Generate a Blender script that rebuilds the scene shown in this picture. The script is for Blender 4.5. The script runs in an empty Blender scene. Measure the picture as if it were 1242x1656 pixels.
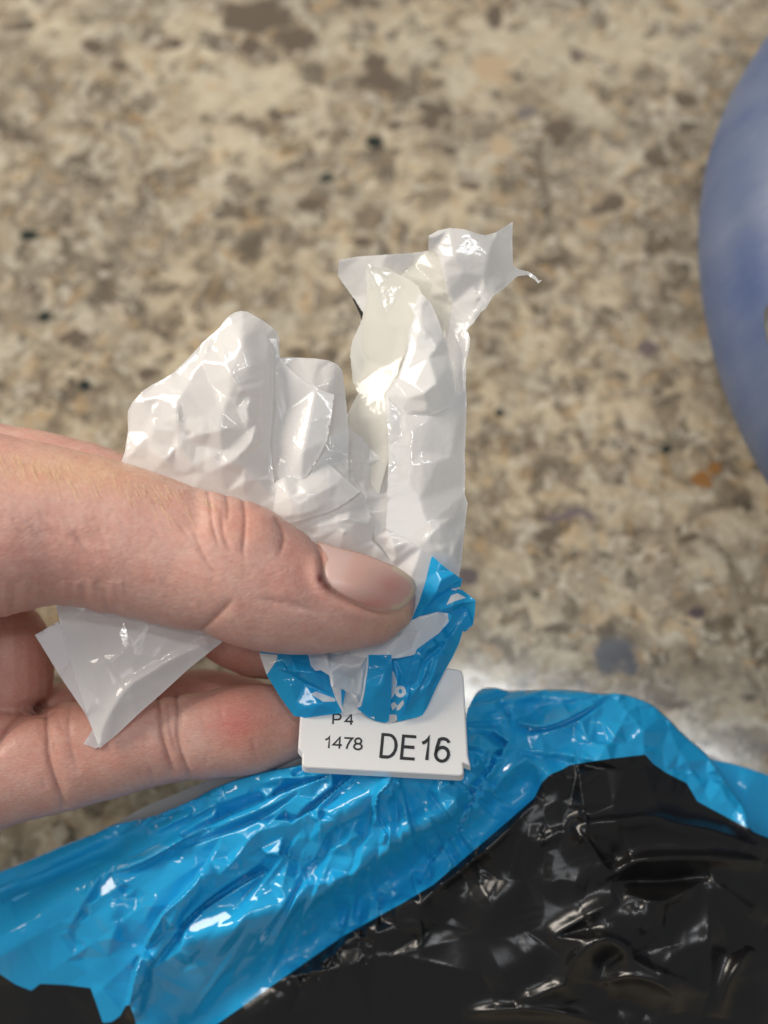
import bpy, math, random
import numpy as np
from mathutils import Vector, geometry
from mathutils.bvhtree import BVHTree

random.seed(4)
np.random.seed(4)
scene = bpy.context.scene
COL = scene.collection

# ------------------------------------------------------------------ camera
LENS, SENS, W0, H0 = 35.0, 36.0, 1242.0, 1656.0
PITCH = math.radians(72)
CAM = np.array([0.0, 0.0, 0.2378])
FWD = np.array([0.0, math.cos(PITCH), -math.sin(PITCH)])
UPV = np.array([0.0, math.sin(PITCH), math.cos(PITCH)])
D0 = 0.17                                # distance from the lens to the tag
UNIT = D0 * SENS / LENS / H0             # 0.1056 mm: working unit of all the shapes
cam_d = bpy.data.cameras.new('camera')
cam = bpy.data.objects.new('camera', cam_d)
COL.objects.link(cam)
cam.location = CAM
cam.rotation_euler = (math.radians(90) - PITCH, 0, 0)
cam_d.lens, cam_d.sensor_width = LENS, SENS
cam_d.clip_start, cam_d.clip_end = 0.005, 50
cam_d.dof.use_dof = True
cam_d.dof.focus_distance = D0 - 22 * UNIT
cam_d.dof.aperture_fstop = 8.3
scene.camera = cam

# ------------------------------------------------------------------ room light
world = bpy.data.worlds.new('World')
scene.world = world
world.use_nodes = True
wb = world.node_tree.nodes['Background']
wb.inputs[0].default_value = (0.92, 0.96, 1.0, 1)
wb.inputs[1].default_value = 0.19


def area(name, loc, target, sx, sy, power, color, roll=0):
    d = bpy.data.lights.new(name, 'AREA')
    d.shape, d.size, d.size_y, d.energy, d.color = 'RECTANGLE', sx, sy, power, color
    o = bpy.data.objects.new(name, d)
    COL.objects.link(o)
    o.location = loc
    v = Vector(target) - Vector(loc)
    q = v.to_track_quat('-Z', 'Y')
    o.rotation_euler = q.to_euler()
    o.rotation_euler.rotate_axis('Z', roll)
    return o


area('ceiling_lamp', (0.36, 0.17, 1.6), (0.36, 0.17, 0), 0.56, 0.045, 3.2, (0.93, 0.96, 1.0), math.radians(-18))
area('kitchen_lamp', (-1.16, 0.64, 0.84), (-.02, 0.08, 0.05), 0.90, 0.75, 31.0, (1.0, 0.90, 0.78))
area('added_glint_lamp', (-0.16, -0.06, 1.7), (0, 0.05, 0), 0.20, 0.07, 2.0, (1.0, 0.98, 0.95), math.radians(30))  # small extra lamp, added overhead for glints on the film
area('added_sheen_fill', (-0.38, -0.46, 1.35), (0, 0.05, 0.05), 0.40, 0.50, 1.7, (0.90, 0.95, 1.0))  # soft fill added above the viewer's side for broad sheens on the film
scene.view_settings.view_transform = 'Standard'
scene.view_settings.look = 'None'
scene.view_settings.exposure = 0.16
scene.view_settings.gamma = 1


# ------------------------------------------------------------------ helpers
def to_world(x, y, h):
    """working units (x right, y down, h towards the lens) -> metres"""
    x, y, h = np.asarray(x, float), np.asarray(y, float), np.asarray(h, float)
    d = D0 - h * UNIT
    k = SENS / LENS / H0
    cx, cy = (x - W0 / 2) * k * d, -(y - H0 / 2) * k * d
    out = np.empty(x.shape + (3,))
    out[..., 0] = CAM[0] + cx
    out[..., 1] = CAM[1] + cy * UPV[1] + d * FWD[1]
    out[..., 2] = CAM[2] + cy * UPV[2] + d * FWD[2]
    return out


def on_counter(x, y):
    k = SENS / LENS / H0
    cx, cy = (x - W0 / 2) * k, -(y - H0 / 2) * k
    v = np.array([cx, cy * UPV[1] + FWD[1], cy * UPV[2] + FWD[2]])
    return CAM + v * (-CAM[2] / v[2])


def zoom(ox, oy, s):
    return lambda *p: [(ox + a / s, oy + b / s) for a, b in p]


def catmull(P, step=6.0, closed=False):
    P = [np.array(p, float) for p in P]
    n = len(P)
    out = []
    rng = range(n) if closed else range(n - 1)
    for i in rng:
        if closed:
            a, b, c, d = P[i - 1], P[i], P[(i + 1) % n], P[(i + 2) % n]
        else:
            a, b, c, d = P[max(i - 1, 0)], P[i], P[i + 1], P[min(i + 2, n - 1)]
        m = max(1, int(np.linalg.norm((c - b)[:2]) / step))
        for j in range(m):
            t = j / m
            out.append(0.5 * ((2 * b) + (c - a) * t + (2 * a - 5 * b + 4 * c - d) * t * t + (3 * b - a - 3 * c + d) * t ** 3))
    if not closed:
        out.append(P[-1])
    return np.array(out)


def perlin(x, y, seed):
    r = np.random.RandomState(seed)
    perm = r.permutation(512)
    ang = r.rand(512) * 2 * math.pi
    gx, gy = np.cos(ang), np.sin(ang)
    xi, yi = np.floor(x).astype(int), np.floor(y).astype(int)
    xf, yf = x - xi, y - yi
    u, v = xf ** 3 * (xf * (xf * 6 - 15) + 10), yf ** 3 * (yf * (yf * 6 - 15) + 10)

    def g(ix, iy, dx, dy):
        k = perm[(perm[ix & 511] + iy) & 511]
        return gx[k] * dx + gy[k] * dy
    a, b = g(xi, yi, xf, yf), g(xi + 1, yi, xf - 1, yf)
    c, d = g(xi, yi + 1, xf, yf - 1), g(xi + 1, yi + 1, xf - 1, yf - 1)
    return (a + (b - a) * u) * (1 - v) + (c + (d - c) * u) * v


def crinkle(x, y, size, seed):
    """sharp folds between flat facets, like creased film"""
    wx = x + size * 0.5 * perlin(x / size / 1.7, y / size / 1.7, seed + 7)
    wy = y + size * 0.5 * perlin(x / size / 1.7 + 31, y / size / 1.7, seed + 9)
    return (np.abs(perlin(wx / size, wy / size, seed)) - 0.25) * 2 + 0.5 * (np.abs(perlin(wx / size * 2.3 + 5, wy / size * 2.3, seed + 3)) - 0.25) * 2


def inside(poly, X, Y):
    poly = np.asarray(poly, float)
    c = np.zeros(X.shape, bool)
    n = len(poly)
    for i in range(n):
        x1, y1 = poly[i]
        x2, y2 = poly[i - 1]
        if y1 == y2:
            continue
        c ^= ((y1 > Y) != (y2 > Y)) & (X < (x2 - x1) * (Y - y1) / (y2 - y1) + x1)
    return c


def seg_dist(pts, X, Y):
    """distance, side (+ = right of travel), position along the line 0..1"""
    pts = np.asarray(pts, float)
    L = np.r_[0, np.cumsum(np.hypot(*np.diff(pts, axis=0).T))]
    best = np.full(X.shape, 1e9)
    side = np.zeros(X.shape)
    tt = np.zeros(X.shape)
    for i in range(len(pts) - 1):
        ax, ay = pts[i]
        dx, dy = pts[i + 1] - pts[i]
        l2 = dx * dx + dy * dy + 1e-9
        t = np.clip(((X - ax) * dx + (Y - ay) * dy) / l2, 0, 1)
        qx, qy = X - ax - t * dx, Y - ay - t * dy
        d = np.hypot(qx, qy)
        m = d < best
        best[m] = d[m]
        side[m] = np.sign(dx * qy - dy * qx)[m]
        tt[m] = ((L[i] + t * math.sqrt(l2)) / L[-1])[m]
    return best, side, tt


def R(p, amp, w, w2=None, ends='tt'):
    return ('r', p, amp, w, w2 or w, ends)          # sharp ridge (amp<0: groove)


def B(p, amp, w, ends='tt'):
    return ('b', p, amp, w, w, ends)                # rounded fold


def S(p, amp, w, ends='tt'):
    return ('s', p, amp, w, w, ends)                # overlapping fold, right of travel is raised


def Q(p, amp, w, w2=None, ends='tt'):
    return ('q', p, amp, w, w2 or w, ends)          # soft ridge of thick folds


def relief(creases, X, Y):
    H = np.zeros(X.shape)
    for kind, p, amp, w, w2, ends in creases:
        pts = catmull(p, 7)
        m = 4.5 * max(w, w2)
        sel = (X > pts[:, 0].min() - m) & (X < pts[:, 0].max() + m) & (Y > pts[:, 1].min() - m) & (Y < pts[:, 1].max() + m)
        if not sel.any():
            continue
        d, s, t = seg_dist(pts, X[sel], Y[sel])
        tp = np.ones(d.shape)
        if ends[0] == 't':
            tp *= np.clip(t / 0.25, 0, 1) ** 0.7
        if ends[1] == 't':
            tp *= np.clip((1 - t) / 0.25, 0, 1) ** 0.7
        if kind in 'rq':
            ww = np.where(s > 0, w2, w)
            r0 = np.maximum(1.0, .16 * ww) if kind == 'r' else np.maximum(4.0, .4 * ww)
            v = np.exp(-(np.sqrt(d * d + r0 * r0) - r0) / ww)
        elif kind == 'b':
            v = np.exp(-(d / w) ** 2)
        else:
            sd = d * s
            v = np.where(sd > 0, np.exp(-sd / w), np.exp(sd / 1.6)) 
        H[sel] += amp * tp * v
    return H


def rbf(ctrl, X, Y, c=38.0):
    C = np.array(ctrl, float)
    n = len(C)
    if n < 4:
        A = np.c_[np.ones(n), C[:, :2]]
        k = np.linalg.lstsq(A, C[:, 2], rcond=None)[0]
        return k[0] + k[1] * X + k[2] * Y
    P = C[:, :2] / 100
    c = c / 100
    D = np.sqrt(((P[:, None] - P[None]) ** 2).sum(-1) + c * c)
    A = np.zeros((n + 3, n + 3))
    A[:n, :n] = -D
    A[:n, n:] = np.c_[np.ones(n), P]
    A[n:, :n] = A[:n, n:].T
    k = np.linalg.lstsq(A, np.r_[C[:, 2], 0, 0, 0], rcond=None)[0]
    out = np.zeros(X.shape)
    for i in range(n):
        out -= k[i] * np.sqrt((X / 100 - P[i, 0]) ** 2 + (Y / 100 - P[i, 1]) ** 2 + c * c)
    return out + k[n] + k[n + 1] * X / 100 + k[n + 2] * Y / 100


def facets(poly, ctrl, creases, X, Y, amp, size, seed, k=1.0, segs=()):
    """creased film: flat facets spanned between the crease lines, the outline and a few loose points"""
    r = np.random.RandomState(seed)
    pts, off, edges = [], [], []

    def add(line, offs):
        b = len(pts)
        for q, o in zip(line, offs):
            pts.append((float(q[0]) + r.uniform(-.3, .3), float(q[1]) + r.uniform(-.3, .3)))
            off.append(o)
        edges.extend((b + i, b + i + 1) for i in range(len(line) - 1))
    P = np.array(poly, float)
    mid = P.mean(0)
    sel = P[::3]
    ext = sel + (sel - mid) / (np.linalg.norm(sel - mid, axis=1)[:, None] + 1e-6) * 3
    for q in ext:
        pts.append(tuple(q))
        off.append(r.uniform(-.4, .4) * amp)
    for x0, y0 in ((P[:, 0].min() - 60, P[:, 1].min() - 60), (P[:, 0].max() + 60, P[:, 1].min() - 60), (P[:, 0].max() + 60, P[:, 1].max() + 60), (P[:, 0].min() - 60, P[:, 1].max() + 60)):
        pts.append((x0, y0))
        off.append(0)
    lines = []
    for kind, p, a, w, w2, ends in list(creases) + list(segs):
        if kind in 'bq':
            continue
        if segs and kind == 's':
            a = a * 1.35
        c = catmull(p, max(9.0, min(18.0, w * 2.2)))
        L = np.r_[0, np.cumsum(np.hypot(*np.diff(c, axis=0).T))]
        t = L / L[-1]
        tp = np.ones(len(c))
        if ends[0] == 't':
            tp *= np.clip(t / .3, 0.12, 1)
        if ends[1] == 't':
            tp *= np.clip((1 - t) / .3, 0.12, 1)
        jit = 1 + r.uniform(-.22, .22, len(c))
        add(c, a * k * tp * jit)
        lines.append(c)
        if kind == 's':
            d = np.gradient(c, axis=0)
            d /= np.linalg.norm(d, axis=1)[:, None] + 1e-9
            n = np.c_[-d[:, 1], d[:, 0]]          # right of travel
            add(c - n * 3.2, np.zeros(len(c)) - .15 * a * k)
    C = np.array(ctrl, float)
    Q = np.concatenate(lines) if lines else np.zeros((0, 2))
    g = []
    for gy in np.arange(P[:, 1].min(), P[:, 1].max(), size):
        for gx in np.arange(P[:, 0].min(), P[:, 0].max(), size):
            g.append((gx + r.uniform(-.5, .5) * size, gy + r.uniform(-.5, .5) * size))
    for q in list(C[:, :2]) + g:
        if len(Q) and np.hypot(Q[:, 0] - q[0], Q[:, 1] - q[1]).min() < size * .38:
            continue
        pts.append((float(q[0]), float(q[1])))
        off.append(r.uniform(-1, 1) * amp)
    A = np.array(pts)
    hb = rbf(ctrl, A[:, 0], A[:, 1]) + np.array(off)
    rr = geometry.delaunay_2d_cdt([Vector(q) for q in pts], edges, [], 0, 1e-3, True)
    tv = []
    for v, src in zip(rr[0], rr[3]):
        if src:
            z = hb[src[0]]
        else:
            d = np.hypot(A[:, 0] - v.x, A[:, 1] - v.y)
            i = np.argsort(d)[:3]
            z = (hb[i] / (d[i] + .1)).sum() / (1 / (d[i] + .1)).sum()
        tv.append((v.x, v.y, z))
    bv = BVHTree.FromPolygons(tv, [tuple(f) for f in rr[2]])
    H = np.empty(len(X))
    base = rbf(ctrl, X, Y)
    for i in range(len(X)):
        h = bv.ray_cast(Vector((X[i], Y[i], 2000)), Vector((0, 0, -1)))
        H[i] = h[0].z if h[0] is not None else base[i]
    return H


def relax(H, F, n, lam=.5):
    T = np.array([f for f in F if len(f) == 3])
    E = np.concatenate([T[:, [0, 1]], T[:, [1, 2]], T[:, [2, 0]]])
    dg = np.bincount(E.ravel(), minlength=len(H)).astype(float)
    for _ in range(n):
        q = np.bincount(E[:, 0], H[E[:, 1]], len(H)) + np.bincount(E[:, 1], H[E[:, 0]], len(H))
        H = H + lam * (q / np.maximum(dg, 1) - H)
    return H


def link(name, verts, faces, mat, parent=None, smooth=True, colors=None):
    me = bpy.data.meshes.new(name)
    me.from_pydata([tuple(v) for v in verts], [], faces)
    if smooth:
        me.polygons.foreach_set('use_smooth', [True] * len(me.polygons))
    if colors is not None:
        a = me.color_attributes.new('col', 'FLOAT_COLOR', 'POINT')
        a.data.foreach_set('color', np.c_[colors, np.ones(len(colors))].astype(np.float32).ravel())
    me.materials.append(mat)
    me.update()
    o = bpy.data.objects.new(name, me)
    COL.objects.link(o)
    if parent:
        o.parent = parent
        o.matrix_parent_inverse = parent.matrix_world.inverted()
    return o


def thing(o, label, cat, group=None):
    o['label'], o['category'] = label, cat
    if group:
        o['group'] = group
    return o


def empty(name, loc):
    o = bpy.data.objects.new(name, None)
    COL.objects.link(o)
    o.location = loc
    o.empty_display_size = 0.01
    bpy.context.view_layer.update()
    return o


WHITE, CREAM, BLUE, BLACK = (0.90, 0.90, 0.90), (0.84, 0.83, 0.77), (0.020, 0.42, 0.80), (0.010, 0.0095, 0.0095)


def tri_area(poly, step, jagged, prints):
    """triangulate an outline with inner points; print boundaries get double rows of points so colours stay crisp"""
    out = []
    n = len(poly)
    for i in range(n):
        a, b = np.array(poly[i], float), np.array(poly[(i + 1) % n], float)
        m = max(1, int(np.linalg.norm(b - a) / step))
        for j in range(m):
            p = a + (b - a) * j / m
            if jagged:
                p = p + np.random.uniform(-jagged, jagged, 2)
            out.append(p)
    out = np.array(out)
    x0, y0 = out.min(0)
    x1, y1 = out.max(0)
    gx, gy = np.meshgrid(np.arange(x0, x1, step), np.arange(y0, y1, step * 0.866))
    gx = gx + (np.arange(gx.shape[0]) % 2)[:, None] * step / 2
    gx, gy = gx.ravel(), gy.ravel()
    gx = gx + np.random.uniform(-.12, .12, gx.shape) * step
    keep = inside(out, gx, gy)
    gx, gy = gx[keep], gy[keep]
    d, _, _ = seg_dist(np.r_[out, out[:1]], gx, gy)
    keep = d > step * 0.5
    extra = []
    for pp, _ in prints:
        line = np.array(pp, float)
        line = np.r_[line, line[:1]]
        d, _, _ = seg_dist(line, gx, gy)
        keep &= d > step * 0.7
        for i in range(len(line) - 1):
            a, b = line[i], line[i + 1]
            l = np.linalg.norm(b - a)
            if l < 1e-6:
                continue
            nrm = np.array([-(b - a)[1], (b - a)[0]]) / l
            m = max(1, int(l / step))
            for j in range(m):
                q = a + (b - a) * (j + .5) / m
                extra += [q + nrm * .55, q - nrm * .55]
    gx, gy = gx[keep], gy[keep]
    pts = [tuple(p) for p in out]
    if extra:
        e = np.array(extra)
        k = inside(out, e[:, 0], e[:, 1])
        e = e[k]
        if len(e):
            d, _, _ = seg_dist(np.r_[out, out[:1]], e[:, 0], e[:, 1])
            pts += [tuple(p) for p in e[d > .6]]
    pts += list(zip(gx, gy))
    nb = len(out)
    r = geometry.delaunay_2d_cdt([Vector(p) for p in pts], [(i, (i + 1) % nb) for i in range(nb)], [], 0, 1e-4, False)
    V = np.array([(v.x, v.y) for v in r[0]])
    T = np.array([f for f in r[2] if len(f) == 3])
    cen = V[T].mean(1)
    T = T[inside(out, cen[:, 0], cen[:, 1])]
    ar = np.cross(V[T[:, 1]] - V[T[:, 0]], V[T[:, 2]] - V[T[:, 0]])
    T[ar < 0] = T[ar < 0][:, ::-1]
    used = np.unique(T)
    remap = np.zeros(len(V), int)
    remap[used] = np.arange(len(used))
    return V[used], [tuple(int(remap[i]) for i in f) for f in T]


def film(name, poly, ctrl, creases=(), step=4.0, col=WHITE, prints=(), crk=(3.0, 40.0), seed=1, jagged=0.0, curve=True, parent=None, mat=None, skirt=None, gain=1.0, segs=(), rel=2):
    if curve:
        poly = [tuple(p) for p in catmull(poly, 8, True)]
    V, F = tri_area(poly, step, jagged, prints)
    X, Y = V[:, 0], V[:, 1]
    if crk:
        wf = not skirt
        H = facets(poly, ctrl, creases, X, Y, crk[0] * (.35 if wf else 1), crk[1] * (1.5 if wf else 1), seed, gain * (.85 if wf else 1), segs)
        H = relax(H, F, rel if wf else 0)
        H = H + relief([c for c in creases if c[0] == 'b'], X, Y) * (gain * .8 if skirt else gain) + relief([c for c in creases if c[0] == 'q'], X, Y) * gain
        H = H + crk[0] * (.10 if wf else .04) * crinkle(X, Y, 16, seed)
    else:
        H = rbf(ctrl, X, Y) + relief(creases, X, Y)
    C = np.tile(np.array(col, float), (len(X), 1))
    for pp, c in prints:
        C[inside(pp, X, Y)] = c
    if skirt:
        # the film goes on round the edge and down to the counter
        cnt = {}
        for f in F:
            for a, b in zip(f, f[1:] + f[:1]):
                k = (min(a, b), max(a, b))
                cnt.setdefault(k, []).append((a, b))
        edges = [v[0] for v in cnt.values() if len(v) == 1]
        bv = sorted({i for e in edges for i in e})
        cx, cy = skirt[0]
        prev = {i: i for i in bv}
        XX, YY, HH, CC = [X], [Y], [H], [C]
        base = len(X)
        for depth, inset in skirt[1]:
            idx = {i: base + k for k, i in enumerate(bv)}
            b = np.array(bv)
            dd = np.hypot(cx - X[b], cy - Y[b])
            XX.append(X[b] + (cx - X[b]) / dd * inset)
            YY.append(Y[b] + (cy - Y[b]) / dd * inset)
            HH.append(H[b] - depth)
            CC.append(C[b])
            for a, c in edges:
                F.append((prev[c], prev[a], idx[a], idx[c]))
            prev = idx
            base += len(bv)
        X, Y, H, C = np.concatenate(XX), np.concatenate(YY), np.concatenate(HH), np.concatenate(CC)
    Wd = to_world(X, Y, H)
    Wd[:, 2] = np.maximum(Wd[:, 2], 0.0006)
    return link(name, Wd, F, mat or (M_BODY if skirt else M_FILM), parent, True, C)


# ------------------------------------------------------------------ materials
def new_mat(name):
    m = bpy.data.materials.new(name)
    m.use_nodes = True
    nt = m.node_tree
    return m, nt, nt.nodes['Principled BSDF'], nt.nodes['Material Output']


def N(nt, t, **kw):
    n = nt.nodes.new(t)
    for k, v in kw.items():
        if k in n.inputs:
            n.inputs[k].default_value = v
        else:
            setattr(n, k, v)
    return n


def make_film_mat(name, clear):
    m, nt, p, out = new_mat(name)
    at = N(nt, 'ShaderNodeVertexColor', layer_name='col')
    nt.links.new(at.outputs['Color'], p.inputs['Base Color'])
    sp = N(nt, 'ShaderNodeSeparateColor')
    nt.links.new(at.outputs['Color'], sp.inputs[0])
    mr = N(nt, 'ShaderNodeMapRange')
    mr.inputs['From Max'].default_value, mr.inputs['To Min'].default_value, mr.inputs['To Max'].default_value = .4, .27, .11
    nt.links.new(sp.outputs[2], mr.inputs['Value'])
    nt.links.new(mr.outputs[0], p.inputs['Roughness'])
    p.inputs['IOR'].default_value = 1.58
    tc = N(nt, 'ShaderNodeTexCoord')
    n1 = N(nt, 'ShaderNodeTexNoise', Scale=420.0, Detail=3.0)
    n2 = N(nt, 'ShaderNodeTexNoise', Scale=2600.0, Detail=2.0)
    nt.links.new(tc.outputs['Object'], n1.inputs['Vector'])
    nt.links.new(tc.outputs['Object'], n2.inputs['Vector'])
    b1 = N(nt, 'ShaderNodeBump', Strength=0.05, Distance=0.0005)
    b2 = N(nt, 'ShaderNodeBump', Strength=0.05, Distance=0.0001)
    nt.links.new(n1.outputs['Fac'], b1.inputs['Height'])
    nt.links.new(n2.outputs['Fac'], b2.inputs['Height'])
    nt.links.new(b1.outputs['Normal'], b2.inputs['Normal'])
    nt.links.new(b2.outputs['Normal'], p.inputs['Normal'])
    tr = N(nt, 'ShaderNodeBsdfTranslucent')
    nt.links.new(at.outputs['Color'], tr.inputs['Color'])
    mx = N(nt, 'ShaderNodeMixShader')
    mx.inputs[0].default_value = clear
    nt.links.new(p.outputs[0], mx.inputs[1])
    nt.links.new(tr.outputs[0], mx.inputs[2])
    nt.links.new(mx.outputs[0], out.inputs[0])
    return m


M_FILM = make_film_mat('white_film', .42)
M_BODY = make_film_mat('printed_film', .16)


def make_skin():
    m, nt, p, out = new_mat('skin')
    at = N(nt, 'ShaderNodeVertexColor', layer_name='col')
    tc = N(nt, 'ShaderNodeTexCoord')
    nz = N(nt, 'ShaderNodeTexNoise', Scale=260.0, Detail=5.0, Roughness=0.6)
    nt.links.new(tc.outputs['Object'], nz.inputs['Vector'])
    rp = N(nt, 'ShaderNodeValToRGB')
    rp.color_ramp.elements[0].position, rp.color_ramp.elements[0].color = 0.32, (.97, 0.87, 0.85, 1)
    rp.color_ramp.elements[1].position, rp.color_ramp.elements[1].color = 0.70, (1.02, 1.07, 1.06, 1)
    nt.links.new(nz.outputs['Fac'], rp.inputs['Fac'])
    mm = N(nt, 'ShaderNodeMixRGB', blend_type='MULTIPLY')
    mm.inputs[0].default_value = 1.0
    nt.links.new(at.outputs['Color'], mm.inputs[1])
    nt.links.new(rp.outputs['Color'], mm.inputs[2])
    nf = N(nt, 'ShaderNodeTexNoise', Scale=1300.0, Detail=3.0)
    nt.links.new(tc.outputs['Object'], nf.inputs['Vector'])
    rf = N(nt, 'ShaderNodeValToRGB')
    rf.color_ramp.elements[0].position, rf.color_ramp.elements[0].color = .35, (.90, .80, .78, 1)
    rf.color_ramp.elements[1].position, rf.color_ramp.elements[1].color = .62, (1.04, 1.06, 1.06, 1)
    nt.links.new(nf.outputs['Fac'], rf.inputs['Fac'])
    m2 = N(nt, 'ShaderNodeMixRGB', blend_type='MULTIPLY')
    m2.inputs[0].default_value = .4
    nt.links.new(mm.outputs[0], m2.inputs[1])
    nt.links.new(rf.outputs['Color'], m2.inputs[2])
    nt.links.new(m2.outputs[0], p.inputs['Base Color'])
    p.inputs['Roughness'].default_value = 0.43
    p.inputs['Specular IOR Level'].default_value = 0.45
    p.inputs['Subsurface Weight'].default_value = 0.45
    p.inputs['Subsurface Radius'].default_value = (1.0, 0.35, 0.2)
    p.inputs['Subsurface Scale'].default_value = 0.0032
    mp = N(nt, 'ShaderNodeMapping')
    mp.inputs['Rotation'].default_value = (0, 0, math.radians(55))
    mp.inputs['Scale'].default_value = (0.45, 1.0, 1.0)
    nt.links.new(tc.outputs['Object'], mp.inputs['Vector'])
    v = N(nt, 'ShaderNodeTexVoronoi', feature='DISTANCE_TO_EDGE', Scale=1900.0)
    nw = N(nt, 'ShaderNodeTexNoise', Scale=1500.0, Detail=4.0)
    nt.links.new(mp.outputs[0], v.inputs['Vector'])
    nt.links.new(mp.outputs[0], nw.inputs['Vector'])
    b1 = N(nt, 'ShaderNodeBump', Strength=0.34, Distance=0.00024)
    b2 = N(nt, 'ShaderNodeBump', Strength=0.20, Distance=0.0003)
    nt.links.new(v.outputs['Distance'], b1.inputs['Height'])
    nt.links.new(nw.outputs['Fac'], b2.inputs['Height'])
    nt.links.new(b1.outputs['Normal'], b2.inputs['Normal'])
    nt.links.new(b2.outputs['Normal'], p.inputs['Normal'])
    return m


def make_nail():
    m, nt, p, out = new_mat('nail')
    at = N(nt, 'ShaderNodeVertexColor', layer_name='col')
    nt.links.new(at.outputs['Color'], p.inputs['Base Color'])
    p.inputs['Roughness'].default_value = 0.34
    p.inputs['Subsurface Weight'].default_value = 0.15
    p.inputs['Subsurface Scale'].default_value = 0.001
    tc = N(nt, 'ShaderNodeTexCoord')
    mp = N(nt, 'ShaderNodeMapping')
    mp.inputs['Rotation'].default_value = (0, 0, math.radians(24))
    mp.inputs['Scale'].default_value = (0.12, 1.0, 1.0)
    nz = N(nt, 'ShaderNodeTexNoise', Scale=2200.0, Detail=2.0)
    nt.links.new(tc.outputs['Object'], mp.inputs['Vector'])
    nt.links.new(mp.outputs[0], nz.inputs['Vector'])
    b = N(nt, 'ShaderNodeBump', Strength=0.15, Distance=0.0002)
    nt.links.new(nz.outputs['Fac'], b.inputs['Height'])
    nt.links.new(b.outputs['Normal'], p.inputs['Normal'])
    return m


def plain(name, col, rough, **kw):
    m, nt, p, out = new_mat(name)
    p.inputs['Base Color'].default_value = (*col, 1)
    p.inputs['Roughness'].default_value = rough
    for k, v in kw.items():
        p.inputs[k].default_value = v
    return m, nt, p


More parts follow.
